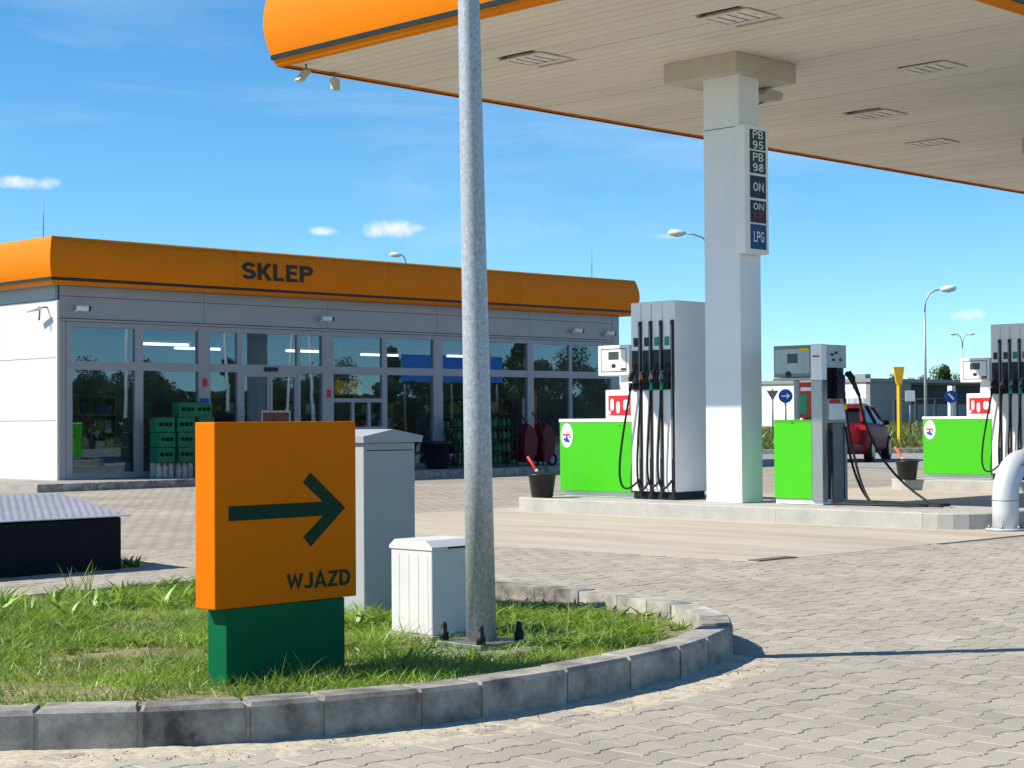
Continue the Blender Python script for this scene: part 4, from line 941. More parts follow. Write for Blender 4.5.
def pump(x, y, lb):
    """four-hose pump; x = face plane, y = right edge of the tall hose module"""
    t = thing('fuel_pump', (x, y, IZ), lb, 'fuel pump', 'green and grey fuel pumps')
    yw = .715; xd = .60; zt = 2.60
    tower = part('hose_tower', MB().box(x, x + xd, y, y + yw, IZ + .09, zt, .012), M['pump_grey'], t)
    part('plinth', MB().box(x + .03, x + xd - .03, y + .02, y + yw - .02, IZ, IZ + .09), M['black_plastic'], t)
    part('panel_seam', MB().box(x - .002, x + .004, y + yw * .76, y + yw * .765, 1.60, zt - .03).box(x - .002, x + .004, y + yw * .52, y + yw * .525, 2.36, zt - .03).box(x - .002, x + .004, y + yw * .28, y + yw * .285, 2.36, zt - .03), M['joint'], tower)
    part('lower_cover', MB().box(x - .008, x + .01, y + .01, y + yw - .01, IZ + .12, 1.50, .003), M['white'], t)
    cg = ['black_plastic', 'black_plastic', 'black_plastic', 'black_plastic']
    for i in range(4):
        yr = y + yw * (1 - (.23, .466, .70, .955)[i]); yb = y + yw * (1 - (.115, .36, .59, .82)[i])
        rl = part('hose_channel', MB().box(x - .03, x - .0005, yr - .021, yr + .021, IZ + .02, 2.36, .004), M['black_plastic'], t)
        part('channel_strip', MB().box(x - .034, x - .031, yr - .006, yr + .010, IZ + .5, 2.30), M['dark_steel'], rl)
        bt = part('nozzle_boot', MB().box(x - .012, x + .02, yb - .058, yb + .058, 1.51, 2.0), M['black_plastic'], t)
        part('boot_lip', MB().box(x - .045, x - .0125, yb - .05, yb + .05, 1.52, 1.60, .008), M['black_plastic'], bt)
        part('grade_badge', MB().box(x - .006, x + .002, yb - .035, yb + .035, 2.05, 2.16), M['badge'] if i < 2 else M['teal'], t)
        nz_ = part('nozzle', MB().tube([(x - .05, yb - .04, 1.84), (x - .06, yb - .03, 1.76), (x - .08, yb, 1.69), (x - .09, yb + .02, 1.62)], [.013, .015, .027, .024], 8), M[cg[i]], t)
        part('trigger_guard', MB().tube([(x - .06, yb - .03, 1.76), (x - .13, yb - .01, 1.72), (x - .13, yb + .02, 1.64), (x - .09, yb + .02, 1.62)], .008, 6), M['steel'], nz_)
        part('collar', MB().tube([(x - .09, yb + .02, 1.60), (x - .092, yb + .022, 1.50)], .022, 8), M['teal'] if i > 1 else M['black'], nz_)
        part('grip_cover', MB().tube([(x - .083, yb + .004, 1.70), (x - .092, yb + .018, 1.645)], .029, 8), M[('black_plastic', 'orange_bright', 'steel', 'teal')[i]], nz_)
        # hose from the nozzle, hanging in a loop, back up the channel foot
        dy = (.30, .10, .10, .10)[i]; lo = (.31, .30, .36, .33)[i]
        a = Vector((x - .09, yb + .02, 1.52)); e = Vector((x - .04, yr, IZ + .06)); pts = []
        c1 = a + Vector((-.02, dy * .5, -.75)); c2 = Vector((x - .10, yb + dy + .05, lo - .12)); c3 = Vector((x - .09, yr + (.12 if i else .20), lo - .12))
        for k in range(25):
            s_ = k / 24; B = [(1 - s_) ** 4, 4 * s_ * (1 - s_) ** 3, 6 * s_ ** 2 * (1 - s_) ** 2, 4 * s_ ** 3 * (1 - s_), s_ ** 4]
            p = a * B[0] + c1 * B[1] + c2 * B[2] + c3 * B[3] + Vector((x - .05, yr, .40)) * B[4]; p.z = max(p.z, IZ + .02); pts.append(p)
        part('hose', MB().tube(pts, .0145, 8), M['black'], t)
    # green cabinet with white top
    ya, yb_ = y + yw + .02, y + yw + 1.255
    cb_ = part('cabinet', MB().box(x + .02, x + xd, ya, yb_, .235, 1.115, .006), M['pump_green'], t)
    part('cabinet_top', MB().box(x + .012, x + xd, ya - .005, yb_ + .008, 1.116, 1.158, .006), M['white'], t)
    part('cabinet_plinth', MB().box(x + .08, x + xd - .04, ya + .02, yb_ - .05, IZ, .234), M['white'], t)
    # oval sticker
    n = 28; yc, zc = yb_ - .13, .975 - .03
    part('sticker', MB().add([(x + .016, yc + .105 * math.cos(a_), zc + .155 * math.sin(a_)) for a_ in np.linspace(0, 2 * math.pi, n, False)], [tuple(range(n))[::-1]]), M['white'], cb_)
    bl = MB()
    for (a_, b_, r_) in ((0, -.06, .035), (.035, -.05, .024), (-.03, -.075, .022), (.0, -.02, .02)): bl.add([(x + .0135 - .0003 * r_, yc + a_ + r_ * math.cos(q_), zc + b_ + r_ * .8 * math.sin(q_)) for q_ in np.linspace(0, 6.283, 12, False)], [tuple(range(12))[::-1]])
    part('sticker_mark', bl, M['blue'], cb_)
    part('sticker_line', MB().box(x + .0125, x + .0135, yc - .06, yc + .07, zc + .0, zc + .022).box(x + .0125, x + .0135, yc - .07, yc - .04, zc - .03, zc - .01), M['red'], cb_)
    part('lock', MB().lathe([(.012, 0), (.012, .006)], x + .02, ya + .2, 8, 1.07), M['black_plastic'], cb_)
    # card terminal
    tb = part('terminal', MB().box(x - .03, x + .28, y + yw + .005, y + yw + .53, 1.70, 2.08, .012), M['pump_grey'], t)
    y0_, y1_ = y + yw + .05, y + yw + .48
    part('terminal_frame', MB().box(x - .033, x - .0295, y0_, y1_, 1.745, 1.755).box(x - .033, x - .0295, y0_, y1_, 2.03, 2.04).box(x - .033, x - .0295, y0_, y0_ + .01, 1.756, 2.029).box(x - .033, x - .0295, y1_ - .01, y1_, 1.756, 2.029), M['black_plastic'], tb)
    part('screen', MB().box(x - .034, x - .0295, y + yw + .18, y + yw + .35, 1.90, 2.0), M['screen'], tb)
    part('keypad', MB().box(x - .036, x - .0295, y + yw + .235, y + yw + .295, 1.80, 1.845), M['black_plastic'], tb)
    part('card_slot', MB().box(x - .035, x - .0295, y + yw + .065, y + yw + .145, 1.765, 1.79), M['black_plastic'], tb)
    part('neck', MB().box(x + .05, x + .2, y + yw + .03, y + yw + .22, 1.52, 1.70), M['pump_grey'], t)
    # advert board
    br = part('poster_board', MB().box(x + .02, x + .07, y + yw + .02, y + yw + .45, 1.16, 1.52, .006), M['white'], t)
    part('poster', MB().box(x + .016, x + .0195, y + yw + .03, y + yw + .40, 1.20, 1.45), M['red'], br)
    yy = y + yw
    def cap_(yc_, zc_, w, h): return [(x + .013, yc_ + w * math.copysign(abs(math.cos(q_)) ** .6, math.cos(q_)), zc_ + h * math.copysign(abs(math.sin(q_)) ** .6, math.sin(q_)) + (yc_ - yy) * .0) for q_ in np.linspace(0, 6.283, 14, False)]
    for (a_, b_, w, h) in ((.335, 1.335, .028, .075), (.235, 1.30, .030, .075), (.10, 1.33, .05, .065), (.38, 1.235, .02, .022)): part('poster_shape', MB().add(cap_(yy + a_, b_, w, h), [tuple(range(14))[::-1]]), M['white'], br)
    return t
p1 = pump(16.63, 13.81, 'grey four-hose fuel pump with bright green cabinet left of the canopy column')
p2 = copy_tree(p1, None, (8.37, -.20, 0)); p2['label'] = 'farther grey fuel pump with bright green cabinet at the right picture edge'

# gas pump
def gas_pump(x, y0, y1, y2):
    t = thing('gas_pump', (x, y2, IZ), 'slim steel gas pump with green lower door and display, right of the column', 'fuel pump')
    xd = .50
    part('plinth', MB().box(x + .02, x + xd - .02, y2 + .02, y0 - .01, IZ, .222), M['white'], t)
    part('green_door', MB().box(x, x + .42, y1 + .003, y0, .225, 1.13, .005), M['pump_green'], t)
    part('lock', MB().box(x - .004, x, (y0 + y1) / 2 - .008, (y0 + y1) / 2 + .008, 1.085, 1.10), M['black_plastic'], t)
    hd = part('display_head', MB().box(x + .01, x + .45, y1 + .003, y0, 1.62, 1.985, .006), mat('gas_head_grey', (0.20, 0.21, 0.22), 0.4, metal=0.35, var=0.1, vscale=3), t)
    part('display_door', MB().box(x + .004, x + .0095, y1 + .02, y0 - .02, 1.66, 1.945, .002), M['steel'], hd)
    part('display_glass', MB().box(x - .001, x + .0035, y1 + .19, y1 + .33, 1.78, 1.89), M['screen'], hd)
    part('warning_label', MB().box(x, x + .0035, y1 + .03, y1 + .17, 1.915, 1.95), M['yellow'], hd)
    part('head_shelf', MB().box(x + .0, x + .45, y1 + .003, y0, 1.585, 1.612), M['steel'], t)
    part('round_badge', MB().tube([(x - .006, y1 + .32, 1.655), (x + .003, y1 + .32, 1.655)], .035, 14), M['navy'], hd)
    # open gap with a poster, steel corner post
    part('rear_post', MB().box(x + .40, x + .45, y0 - .05, y0, 1.131, 1.584), M['steel'], t)
    part('poster', MB().box(x + .05, x + .06, y1 + .015, y1 + .20, 1.15, 1.56), mat('gas_poster', (0.42, 0.05, 0.02), 0.5), t)
    part('poster_field', MB().box(x + .046, x + .0495, y1 + .10, y1 + .19, 1.20, 1.42), M['teal'], t); part('poster_band', MB().box(x + .046, x + .0495, y1 + .03, y1 + .18, 1.46, 1.50), M['white'], t)
    part('corner_post', MB().box(x - .004, x + .10, y2, y1, IZ + .03, 1.58, .006), M['steel'], t)
    part('post_head', MB().box(x - .006, x + .10, y2 + .001, y1, 1.581, 1.99, .006), M['white'], t)
    part('post_mark', MB().box(x - .009, x - .006, y2 + .03, y1 - .03, 1.84, 1.86), M['red'], t)
    # nozzle side, facing -y
    sd_ = part('side_panel', MB().box(x + .105, x + xd, y2 + .01, y1 + .002, 1.72, 1.985, .005), M['steel'], t)
    for (a, z) in ((.19, 1.86), (.27, 1.88), (.22, 1.80), (.36, 1.80)): part('button', MB().box(x + a, x + a + .05, y2 + .004, y2 + .0105, z, z + .028), M['black_plastic'], sd_)
    part('nozzle_recess', MB().box(x + .105, x + xd - .0, y2 + .05, y1 + .002, 1.37, 1.719), M['black_plastic'], t)
    part('recess_divider', MB().box(x + .265, x + .30, y2 - .02, y2 + .049, 1.37, 1.719), M['black_plastic'], t)
    part('instruction_plate', MB().box(x + .14, x + xd - .04, y2 + .004, y2 + .0095, 1.13, 1.31), M['pump_grey'], t); part('red_strip', MB().box(x + .16, x + xd - .14, y2 + .004, y2 + .0095, 1.315, 1.36), M['red_plastic'], t)
    part('lower_panel', MB().box(x + .105, x + xd, y2 + .01, y1 + .002, 1.09, 1.369, .004), M['steel'], t)
    part('lower_housing', MB().box(x + .20, x + xd - .10, y2 - .01, y1 + .002, IZ + .02, 1.089, .008), M['dark_steel'], t); part('side_post', MB().box(x + xd - .05, x + xd, y2 + .01, y1, IZ + .02, 1.089), M['steel'], t)
    part('inner_back', MB().box(x + .105, x + xd - .052, y1 - .02, y1 + .0015, IZ + .02, 1.088), M['dark_steel'], t)
    G = []
    for i, (a, dxx) in enumerate(((.20, 0.0), (.40, .10))):
        b = Vector((x + a, y2 - .05, 1.66))
        nz_ = part('nozzle', MB().tube([b, b + Vector((.01, -.04, -.02)), b + Vector((.02 + dxx * .4, -.07, -.12)), b + Vector((.03 + dxx, -.09, -.26))], [.028, .036, .028, .019], 10), M['navy'], t)
        part('handle', MB().tube([b + Vector((.0, -.05, .02)), b + Vector((-.01, -.12, -.05)), b + Vector((.0, -.11, -.18))], .014, 7), M['black_plastic'], nz_)
        s_ = b + Vector((.03 + dxx, -.09, -.26)); w = (Vector((.02 + dxx * .5, -.01, -.25)))
        part('hose_collar', MB().tube([s_ + w * .35, s_ + w * .62], .021, 9), M['yellow'], nz_)
        G.append((s_, s_ + w))
    def bez(P, n=30):
        from math import comb
        k = len(P) - 1; res = []
        for i in range(n + 1):
            s_ = i / n; p = Vector((0, 0, 0))
            for j, q_ in enumerate(P): p += Vector(q_) * comb(k, j) * s_ ** j * (1 - s_) ** (k - j)
            res.append((p.x, p.y, max(p.z, IZ + .022)))
        return res
    a0, a1 = G[0]; b0, b1 = G[1]
    z0 = IZ - .1
    part('hose', MB().tube(bez([a0, a1, (x + .34, y2 - .22, .55), (x + .40, y2 - .30, z0 - .1), (x + .0, y2 - .55, z0 - .1), (x + .18, y2 - .95, z0 + .10), (x + .2, y2 - 1.25, z0 + .1), (x + .1, y2 - .9, z0 + .1)]), .0145, 8), M['black'], t)
    part('hose', MB().tube(bez([b0, b1, (x + .56, y2 - .22, .85), (x + .60, y2 - .45, .15), (x + .75, y2 - 1.25, .02), (x + .55, y2 - 1.50, z0), (x + .35, y2 - 1.6, z0 + .1), (x + .1, y2 - 1.0, z0 + .1)]), .0145, 8), M['black'], t)
    part('hose', MB().tube(bez([(x + .13, y2 - .02, 1.0), (x + .12, y2 - .05, .6), (x + .16, y2 - .10, .2), (x - .15, y2 - .02, -.05), (x - .20, y2 - .30, 0.05), (x - .05, y2 - .75, 0.1), (x + .1, y2 - 1.3, .1)]), .0145, 8), M['black'], t)
    part('hose', MB().tube(bez([(x + .43, y2 - .02, 1.05), (x + .44, y2 - .06, .55), (x + .50, y2 - .2, .1), (x + .28, y2 - .55, .0), (x + .2, y2 - .9, .05), (x + .15, y2 - 1.45, .1)]), .0145, 8), M['black'], t)
gas_pump(16.63, 12.34, 11.81, 11.66)

# hoop barrier of thick bent pipe
hp = thing('pipe_barrier', (16.17, 9.12, 0), 'thick grey bent pipe hoop guarding the island end', 'barrier')
R_ = .36; pts = [(16.17, 9.12, .01), (16.17, 9.12, .2), (16.17, 9.12, .68 - R_)]
for i in range(1, 11): a_ = math.pi / 2 * i / 10; pts.append((16.17 + R_ * (1 - math.cos(a_)), 9.12, .68 - R_ + R_ * math.sin(a_)))
xe = 17.75
for i in range(0, 11): a_ = math.pi / 2 * i / 10; pts.append((xe - R_ + R_ * math.sin(a_), 9.12, .68 - R_ + R_ * math.cos(a_)))
pts += [(xe, 9.12, .2), (xe, 9.12, .01)]
part('pipe', MB().tube(pts, .132, 20), M['hoop'], hp)
for x in (16.17, xe):
    fl = part('flange', MB().lathe([(.2, 0), (.2, .016), (.14, .018)], x, 9.12, 20, .004), M['hoop'], hp)
    for k in range(6): part('bolt', MB().lathe([(.015, 0), (.015, .02), (.008, .035)], x + .17 * math.cos(k * 1.047 + .3), 9.12 + .17 * math.sin(k * 1.047 + .3), 6, .02), M['steel'], fl)
part('weld_seam', MB().lathe([(.134, 0), (.136, .004), (.134, .008)], 16.17, 9.12, 20, .30), M['dark_steel'], hp); part('cap_screw', MB().tube([(16.27, 8.985, .66), (16.275, 8.975, .665)], .012, 7), M['black'], hp)

# buckets with squeegees
def bucket(x, y, z, lb, c=1):
    t = thing('squeegee_bucket', (x, y, z), lb, 'bucket', 'black squeegee buckets')
    part('bucket_body', MB().lathe([(.13, 0), (.14, .02), (.175, .27), (.185, .28), (.185, .30), (.165, .30), (.16, .27), (.13, .06)], x, y, 20, z), M['black_plastic'], t)
    part('water', MB().lathe([(.15, 0), (.15, .004)], x, y, 16, z + .2), M['screen'], t)
    hd = Vector((x + .05, y - .05, z + .12)); tp = Vector((x - .10, y + .16, z + .52))
    hn = part('squeegee_handle', MB().tube([hd, tp], .017, 8), M['red_plastic'] if c else M['orange_bright'], t); part('handle_band', MB().tube([hd.lerp(tp, .5), hd.lerp(tp, .58)], .019, 8), M['white'], hn)
    part('squeegee_head', MB().box(x - .02, x + .12, y - .07, y - .04, z + .08, z + .13), M['black_plastic'], t)
bucket(16.15, 15.62, IZ, 'black bucket with red squeegee left of the near green pump cabinet')
bucket(24.15, 15.33, IZ, 'black bucket with orange squeegee left of the farther green pump cabinet', 0)
# dark road drain lid at the apron corner
dl = thing('drain_grate', (11.6, 9.0, 0), 'dark rusty drain grate at the corner of the concrete apron', 'drain')
part('grate_frame', MB().box(11.46, 11.98, 8.66, 8.78, -.01, .006), M['debris'], dl)
for k in range(9): part('bar', MB().box(11.48 + k * .055, 11.50 + k * .055, 8.67, 8.77, .0065, .009), M['dark_steel'], dl)

# ------------------------------------------------------------------ things on the green island
SG = thing('entrance_sign', (4.198, 5.902, SOILZ), 'orange entrance sign with dark green arrow on a green base', 'sign', rz=math.radians(2.0))
z0 = SOILZ
lpart('panel', MB().box(0, .765, 0, .13, .39 - z0, 1.15 - z0, .004), M['sign_orange'], SG)
lpart('base', MB().box(.06, .70, .004, .128, -.05, .388 - z0, .004), M['sign_green'], SG)
# arrow: x along the panel, z up
cz = .776 - z0; xa, xt = .07, .70
def PZ(x, z): return (x, z)
th = .030
ar = [(xa, cz - th), (xt - .125, cz - th), (xt - .235, cz - .115), (xt - .195, cz - .157), (xt, cz), (xt - .195, cz + .157), (xt - .235, cz + .115), (xt - .125, cz + th), (xa, cz + th)]
lpart('arrow', MB().prism(ar, 'y', -.0025, .001), M['dark_green'], SG)
tm, dim = text_mesh('WJAZD', .088, .005, .0012); tm.transform(Matrix.Diagonal((.355 / dim[0], .088 / dim[1], 1, 1)))
lt = place_text(tm, M['dark_green'], SG, (.55, -.002, .478 - z0), (1, 0, 0), (0, 0, 1)); lt['label'] = 'dark green letters WJAZD'
# tall grey cabinet with gabled lid
tc_ = thing('electrical_cabinet', (6.25, 7.40, SOILZ), 'tall grey utility cabinet with a gabled lid behind the orange sign', 'cabinet')
x, y = 6.25, 7.40
part('body', MB().box(x, x + .375, y, y + .80, SOILZ - .05, 1.03, .006), M['cab_grey'], tc_)
part('seam', MB().box(x + .02, x + .355, y - .002, y + .01, .985, .99), M['joint'], tc_)
part('door_seam', MB().box(x - .002, x + .003, y + .395, y + .400, .15, .98), M['joint'], tc_)
part('lid', MB().prism([(x - .02, 1.031), (x + .405, 1.031), (x + .415, 1.066), (x + .19, 1.104), (x - .025, 1.066)], 'y', y - .025, y + .83), M['cab_grey'], tc_)
# small white cabinet
sc = thing('cable_cabinet', (5.82, 6.38, SOILZ), 'small white cable cabinet beside the lamp post', 'cabinet')
x, y = 5.82, 6.38
part('body', MB().box(x, x + .31, y, y + .305, SOILZ + .03, .525, .008), M['cab_white'], sc)
part('foot', MB().box(x - .02, x + .33, y - .02, y + .325, SOILZ - .05, SOILZ + .031, .006), M['concrete'], sc)
part('lid', MB().prism([(y - .006, .515), (y + .311, .515), (y + .311, .53), (y + .27, .562), (y + .04, .562), (y - .006, .53)], 'x', x - .006, x + .316), M['cab_white'], sc)
for k in range(4): part('rib', MB().box(x - .0015, x + .002, y + .03 + k * .07, y + .036 + k * .07, SOILZ + .06, .49), M['cab_white'], sc)
part('handle_slot', MB().box(x + .10, x + .22, y - .009, y - .0055, .519, .527), M['joint'], sc)
# lamp post
lx, ly = 5.80, 6.015; lean = Vector((-.707, .707, 0)) * .0135 + Vector((0, 0, 1))
LP = thing('lamp_post', (lx, ly, SOILZ), 'tall mottled galvanised lamp post rising out of the picture', 'lamp post')
b0 = Vector((lx, ly, SOILZ + .045)); zs = [0, 1, 2, 3, 4, 5, 6, 7, 7.6]
part('pole', MB().tube([b0 + lean * z for z in zs], [.0715 - .0066 * z for z in zs], 28), M['galv'], LP)
tp = b0 + lean * 7.6
part('arm', MB().tube([tp, tp + Vector((-.1, .1, .3)), tp + Vector((-.5, .5, .55)), tp + Vector((-.9, .9, .6))], .03, 10), M['galv'], LP); part('lamp_head', MB().box(tp.x - 1.35, tp.x - .85, tp.y + .8, tp.y + 1.05, tp.z + .55, tp.z + .66, .03), M['pump_grey'], LP)
part('base_plate', MB().box(lx - .15, lx + .15, ly - .15, ly + .15, SOILZ + .02, SOILZ + .045, .004), M['dark_steel'], LP)
part('footing', MB().lathe([(.30, -.1), (.30, .005), (.27, .02)], lx, ly, 14, SOILZ - .0), M['concrete'], LP)
for (dx, dy) in ((-.125, -.125), (.125, -.125), (.125, .125), (-.125, .125)):
    part('bolt_cap', MB().lathe([(.022, 0), (.023, .036), (.015, .04), (.015, .07), (.010, .085)], lx + dx, ly + dy, 9, SOILZ + .046), M['black'], LP)
# black tank box with a gabled chequer-plate lid
TB = thing('tank_cover_box', (5.5, 12.0, 0), 'low black box with grey chequer plate lid at the left edge', 'box')
x0, x1, y0 = 5.3, 7.66, 12.02
part('body', MB().box(x0, x1, y0, y0 + 2.0, -.02, .405, .01), M['box_black'], TB)
zr, ze = .565, .418; L_ = 1.02
lidf = part('front_lid', MB().prism([(y0 - .04, ze - .004), (y0 + L_, zr - .004), (y0 + L_, zr + .004), (y0 - .04, ze + .004)], 'x', x0 - .05, x1 + .06), M['plate'], TB)
lidb = part('back_lid', MB().prism([(y0 + L_ + .006, zr - .004), (y0 + 2.06, ze - .004), (y0 + 2.06, ze + .004), (y0 + L_ + .006, zr + .004)], 'x', x0 - .05, x1 + .06), M['plate'], TB)
part('gable', MB().prism([(y0 + .005, .4055), (y0 + 1.995, .4055), (y0 + L_, zr - .006)], 'x', x0 + .01, x1 - .004), M['box_black'], TB)
bm_ = MB(); sl = (zr - ze) / (L_ + .04); nv = 0
for j in range(16):
    for i in range(27):
        cx_ = 6.0 + .05 + i * .066 + (.033 if j % 2 else 0); cy_ = y0 + .02 + j * .064
        if cx_ > x1 + .03: continue
        z_ = ze + .004 + (cy_ - y0 + .04) * sl; a_, b_ = .031, .020
        ang = 0.0
        ca, sa = math.cos(ang), math.sin(ang)
        P4 = [(a_, 0), (0, b_), (-a_, 0), (0, -b_)]
        bm_.add([(cx_ + p[0] * ca - p[1] * sa, cy_ + p[0] * sa + p[1] * ca, z_ + (p[0] * sa + p[1] * ca) * sl) for p in P4] + [(cx_, cy_, z_ + .014)], [(0, 1, 4), (1, 2, 4), (2, 3, 4), (3, 0, 4)], True)
ck = part('chequer_studs', bm_, M['plate'], lidf); ck['kind'] = 'stuff'

# ------------------------------------------------------------------ background
def cam_pt(px, dep, z=0.0):
    """bearing of a picture column at a given distance, as a place on the ground"""
    lat = (px - 512) / FPX * dep
    return ((dep + lat) * .70711, (dep - lat) * .70711, z)
# verge: a low bank with tall weeds
def bank(x, y):
    dep = (x + y) * .7071; lat = (x - y) * .7071
    return max(0, min(1, (dep - 60) / 8)) * .62 * (.8 + .2 * math.sin(lat * .5))
mb = MB(); G = {}
deps = list(np.linspace(57, 76, 14)) + [100, 160]; lats = np.linspace(-8, 60, 50)
for i, d_ in enumerate(deps):
    for l_ in lats: mb.v.append(((d_ + l_) * .70711, (d_ - l_) * .70711, .03 + bank((d_ + l_) * .70711, (d_ - l_) * .70711)))
nl = len(lats)
for i in range(len(deps) - 1):
    for j in range(nl - 1): mb.f.append((i * nl + j, i * nl + j + 1, (i + 1) * nl + j + 1, (i + 1) * nl + j)); mb.sm.append(True)
struct('verge', mb, M['grassland'], 'low grassy bank beyond the road')
N = 26000; d_ = rng.uniform(58, 73, N); l_ = rng.uniform(2, 30, N); keep = noise2(d_, l_ * 1.0, .8, 9) + .3 * rng.random(N) > .42; d_, l_ = d_[keep], l_[keep]
d_ = np.where(d_ < 61, 58 + (d_ - 58) * .4, d_)
wx, wy = (d_ + l_) * .70711, (d_ - l_) * .70711
P = np.stack([wx, wy, np.array([bank(a, b) for a, b in zip(wx, wy)])], 1)
hh = np.where(d_ < 61, .10, rng.uniform(.15, .55, len(d_)))
wm = np_mesh('weeds', *blades(P, hh, .05 + .05 * rng.random(len(d_)), np.clip(noise2(wx, wy, .5, 2) * .6 + rng.random(len(d_)) * .4, 0, .93), .7, 3))
tag(link('weeds', wm, M['weed']), 'tall green and yellow weeds on the bank beyond the road', 'weeds', kind='stuff')
kd = struct('far_kerb', MB(), M['kerb'], 'pale kerb along the far road edge')
for k in range(40):
    a, b = cam_pt(0, 1), None
    l0 = 1 + k * 1.0; p = lambda l, d: ((d + l) * .70711, (d - l) * .70711)
    q_ = [p(l0, 56.8), p(l0 + .98, 56.8), p(l0 + .98, 57.1), p(l0, 57.1)]
    part('kerb_stone', MB().prism(q_, 'z', -.1, .14), M['kerb'], kd)
# low white and grey hall
cxh, cyh, _ = cam_pt(870, 108)
hall = thing('low_hall', (cxh, cyh, 0), 'long low white hall with grey end behind the red car', 'building')
yfar = cyh + 26
part('white_wall', MB().box(cxh, cxh + .3, cyh + .3, yfar, -.1, 3.32), M['far_white'], hall)
part('roof_edge', MB().box(cxh - .12, cxh + 14, cyh - .12, yfar, 3.33, 3.55), M['far_grey'], hall)
part('grey_wall', MB().box(cxh + .001, cxh + 4.6, cyh, cyh + .3, .9, 3.32), M['far_grey'], hall)
part('plinth', MB().box(cxh + .0, cxh + 4.6, cyh - .03, cyh + .299, -.1, .899), M['far_dark'], hall)
part('dark_wing', MB().box(cxh + 4.61, cxh + 16, cyh + .6, cyh + 12, 2.0, 3.30), M['far_dark'], hall); part('grey_wing', MB().box(cxh + 4.61, cxh + 16, cyh + .65, cyh + 12, .0, 1.999), mat('far_wing', (.28, .28, .29), .7), hall)
for (a, b) in ((865, 857.5), (856, 848), (846, 841)):
    ya = cam_pt(a, 108)[1]; 
    # place the doors on the white face by bearing
    def yon(px):
        k = (px - 512) / FPX; return cxh * (1 - k) / (1 + k)
    dd = part('door', MB().box(cxh - .05, cxh - .002, yon(a), yon(b), .2, 2.35), M['far_door'], hall)
    part('door_seam', MB().box(cxh - .055, cxh - .051, (yon(a) + yon(b)) / 2 - .02, (yon(a) + yon(b)) / 2 + .02, .25, 2.3), M['far_white'], dd)
    part('notice', MB().box(cxh - .056, cxh - .051, yon(a) + .15, yon(a) + .75, 1.25, 1.45), M['white'], dd)
for k in range(4): part('roof_vent', MB().box(cxh + 1 + k * .3, cxh + 1.6 + k * .3, cyh + 1 + k * 2.1, cyh + 1.8 + k * 2.1, 3.55, 3.85), M['far_grey'], hall)
part('hall_roof', MB().box(cxh + .3, cxh + 13.9, cyh + .3, yfar, 3.2, 3.32), M['roof'], hall)
# yellow funnel-topped marker post
x, y, _ = cam_pt(899, 62); b = bank(x, y)
YP = thing('marker_post', (x, y, b), 'tall yellow post with funnel shaped top on the bank', 'post')
part('post', MB().box(x - .07, x + .07, y - .05, y + .05, b - .1, 2.3), M['yellow'], YP)
fr_ = [(-.09, 2.3), (.09, 2.3), (.19, 2.92), (-.19, 2.92)]
part('funnel', MB().add([(x + p[0] * .7071 + s_ * .05, y - p[0] * .7071 + s_ * .05, p[1]) for s_ in (-1, 1) for p in fr_], [(0, 1, 2, 3), (7, 6, 5, 4), (0, 4, 5, 1), (1, 5, 6, 2), (2, 6, 7, 3), (3, 7, 4, 0)]), M['yellow'], YP)
x, y, _ = cam_pt(910, 66); b = bank(x, y)
t = thing('notice_sign', (x, y, b), 'small white notice board on a thin post right of the yellow post', 'sign')
part('board', MB().add([(x + a * .7071 + s_ * .01, y - a * .7071 + s_ * .01, z) for s_ in (-1, 1) for a, z in ((-.18, 1.75), (.18, 1.75), (.18, 2.15), (-.18, 2.15))], [(0, 1, 2, 3), (7, 6, 5, 4), (0, 4, 5, 1), (1, 5, 6, 2), (2, 6, 7, 3), (3, 7, 4, 0)]), M['white'], t); part('post', MB().tube([(x + .02, y + .02, b - .1), (x + .02, y + .02, 1.76)], .025, 6), M['dark_steel'], t)
# street lamps
def street_lamp(px, dep, h, arm, lb, double=False, wid=.08):
    hs_ = .6 if dep > 120 else 1.0
    x, y, _ = cam_pt(px, dep)
    t = thing('street_lamp', (x, y, 0), lb, 'street lamp', 'street lamps')
    part('pole', MB().tube([(x, y, -.1), (x, y, h * .5), (x, y, h - 1.0)], [wid, wid * .8, wid * .6], 8), M['galv'], t)
    for s_ in ((1, -1) if double else (1,)):
        d = Vector((.7071, -.7071, 0)) * arm * s_; e = Vector((x, y, h)) + d; p0 = Vector((x, y, h - 1.0))
        part('arm', MB().tube([p0, p0 + Vector((0, 0, .5)) + d * .06, p0 + Vector((0, 0, .85)) + d * .3, p0 + Vector((0, 0, 1.0)) + d * .65, e + Vector((0, 0, .05))], wid * .5, 7), M['galv'], t)
        u = d.normalized(); e = e + Vector((0, 0, .05))
        part('lamp_head', MB().tube([e - u * .05, e + u * .1 * hs_, e + u * .35 * hs_, e + u * .6 * hs_ + Vector((0, 0, .04)), e + u * .7 * hs_ + Vector((0, 0, .05))], [q_ * hs_ for q_ in (.05, .13, .17, .13, .04)], 8), M['white'], t)
street_lamp(925.5, 80, 6.9, .75, 'tall curved street lamp beside the far pump')
street_lamp(963, 130, 7.2, .5, 'thin distant double headed street lamp above the far pump', True, .07)
street_lamp(1016, 150, 8.6, .6, 'very distant street lamp just above the far pump top', False, .07)
street_lamp(712, 75, 9.0, -1.1, 'street lamp whose white head shows left of the canopy column')
street_lamp(407, 110, 11.45, -.35, 'street lamp head rising just above the shop roof')
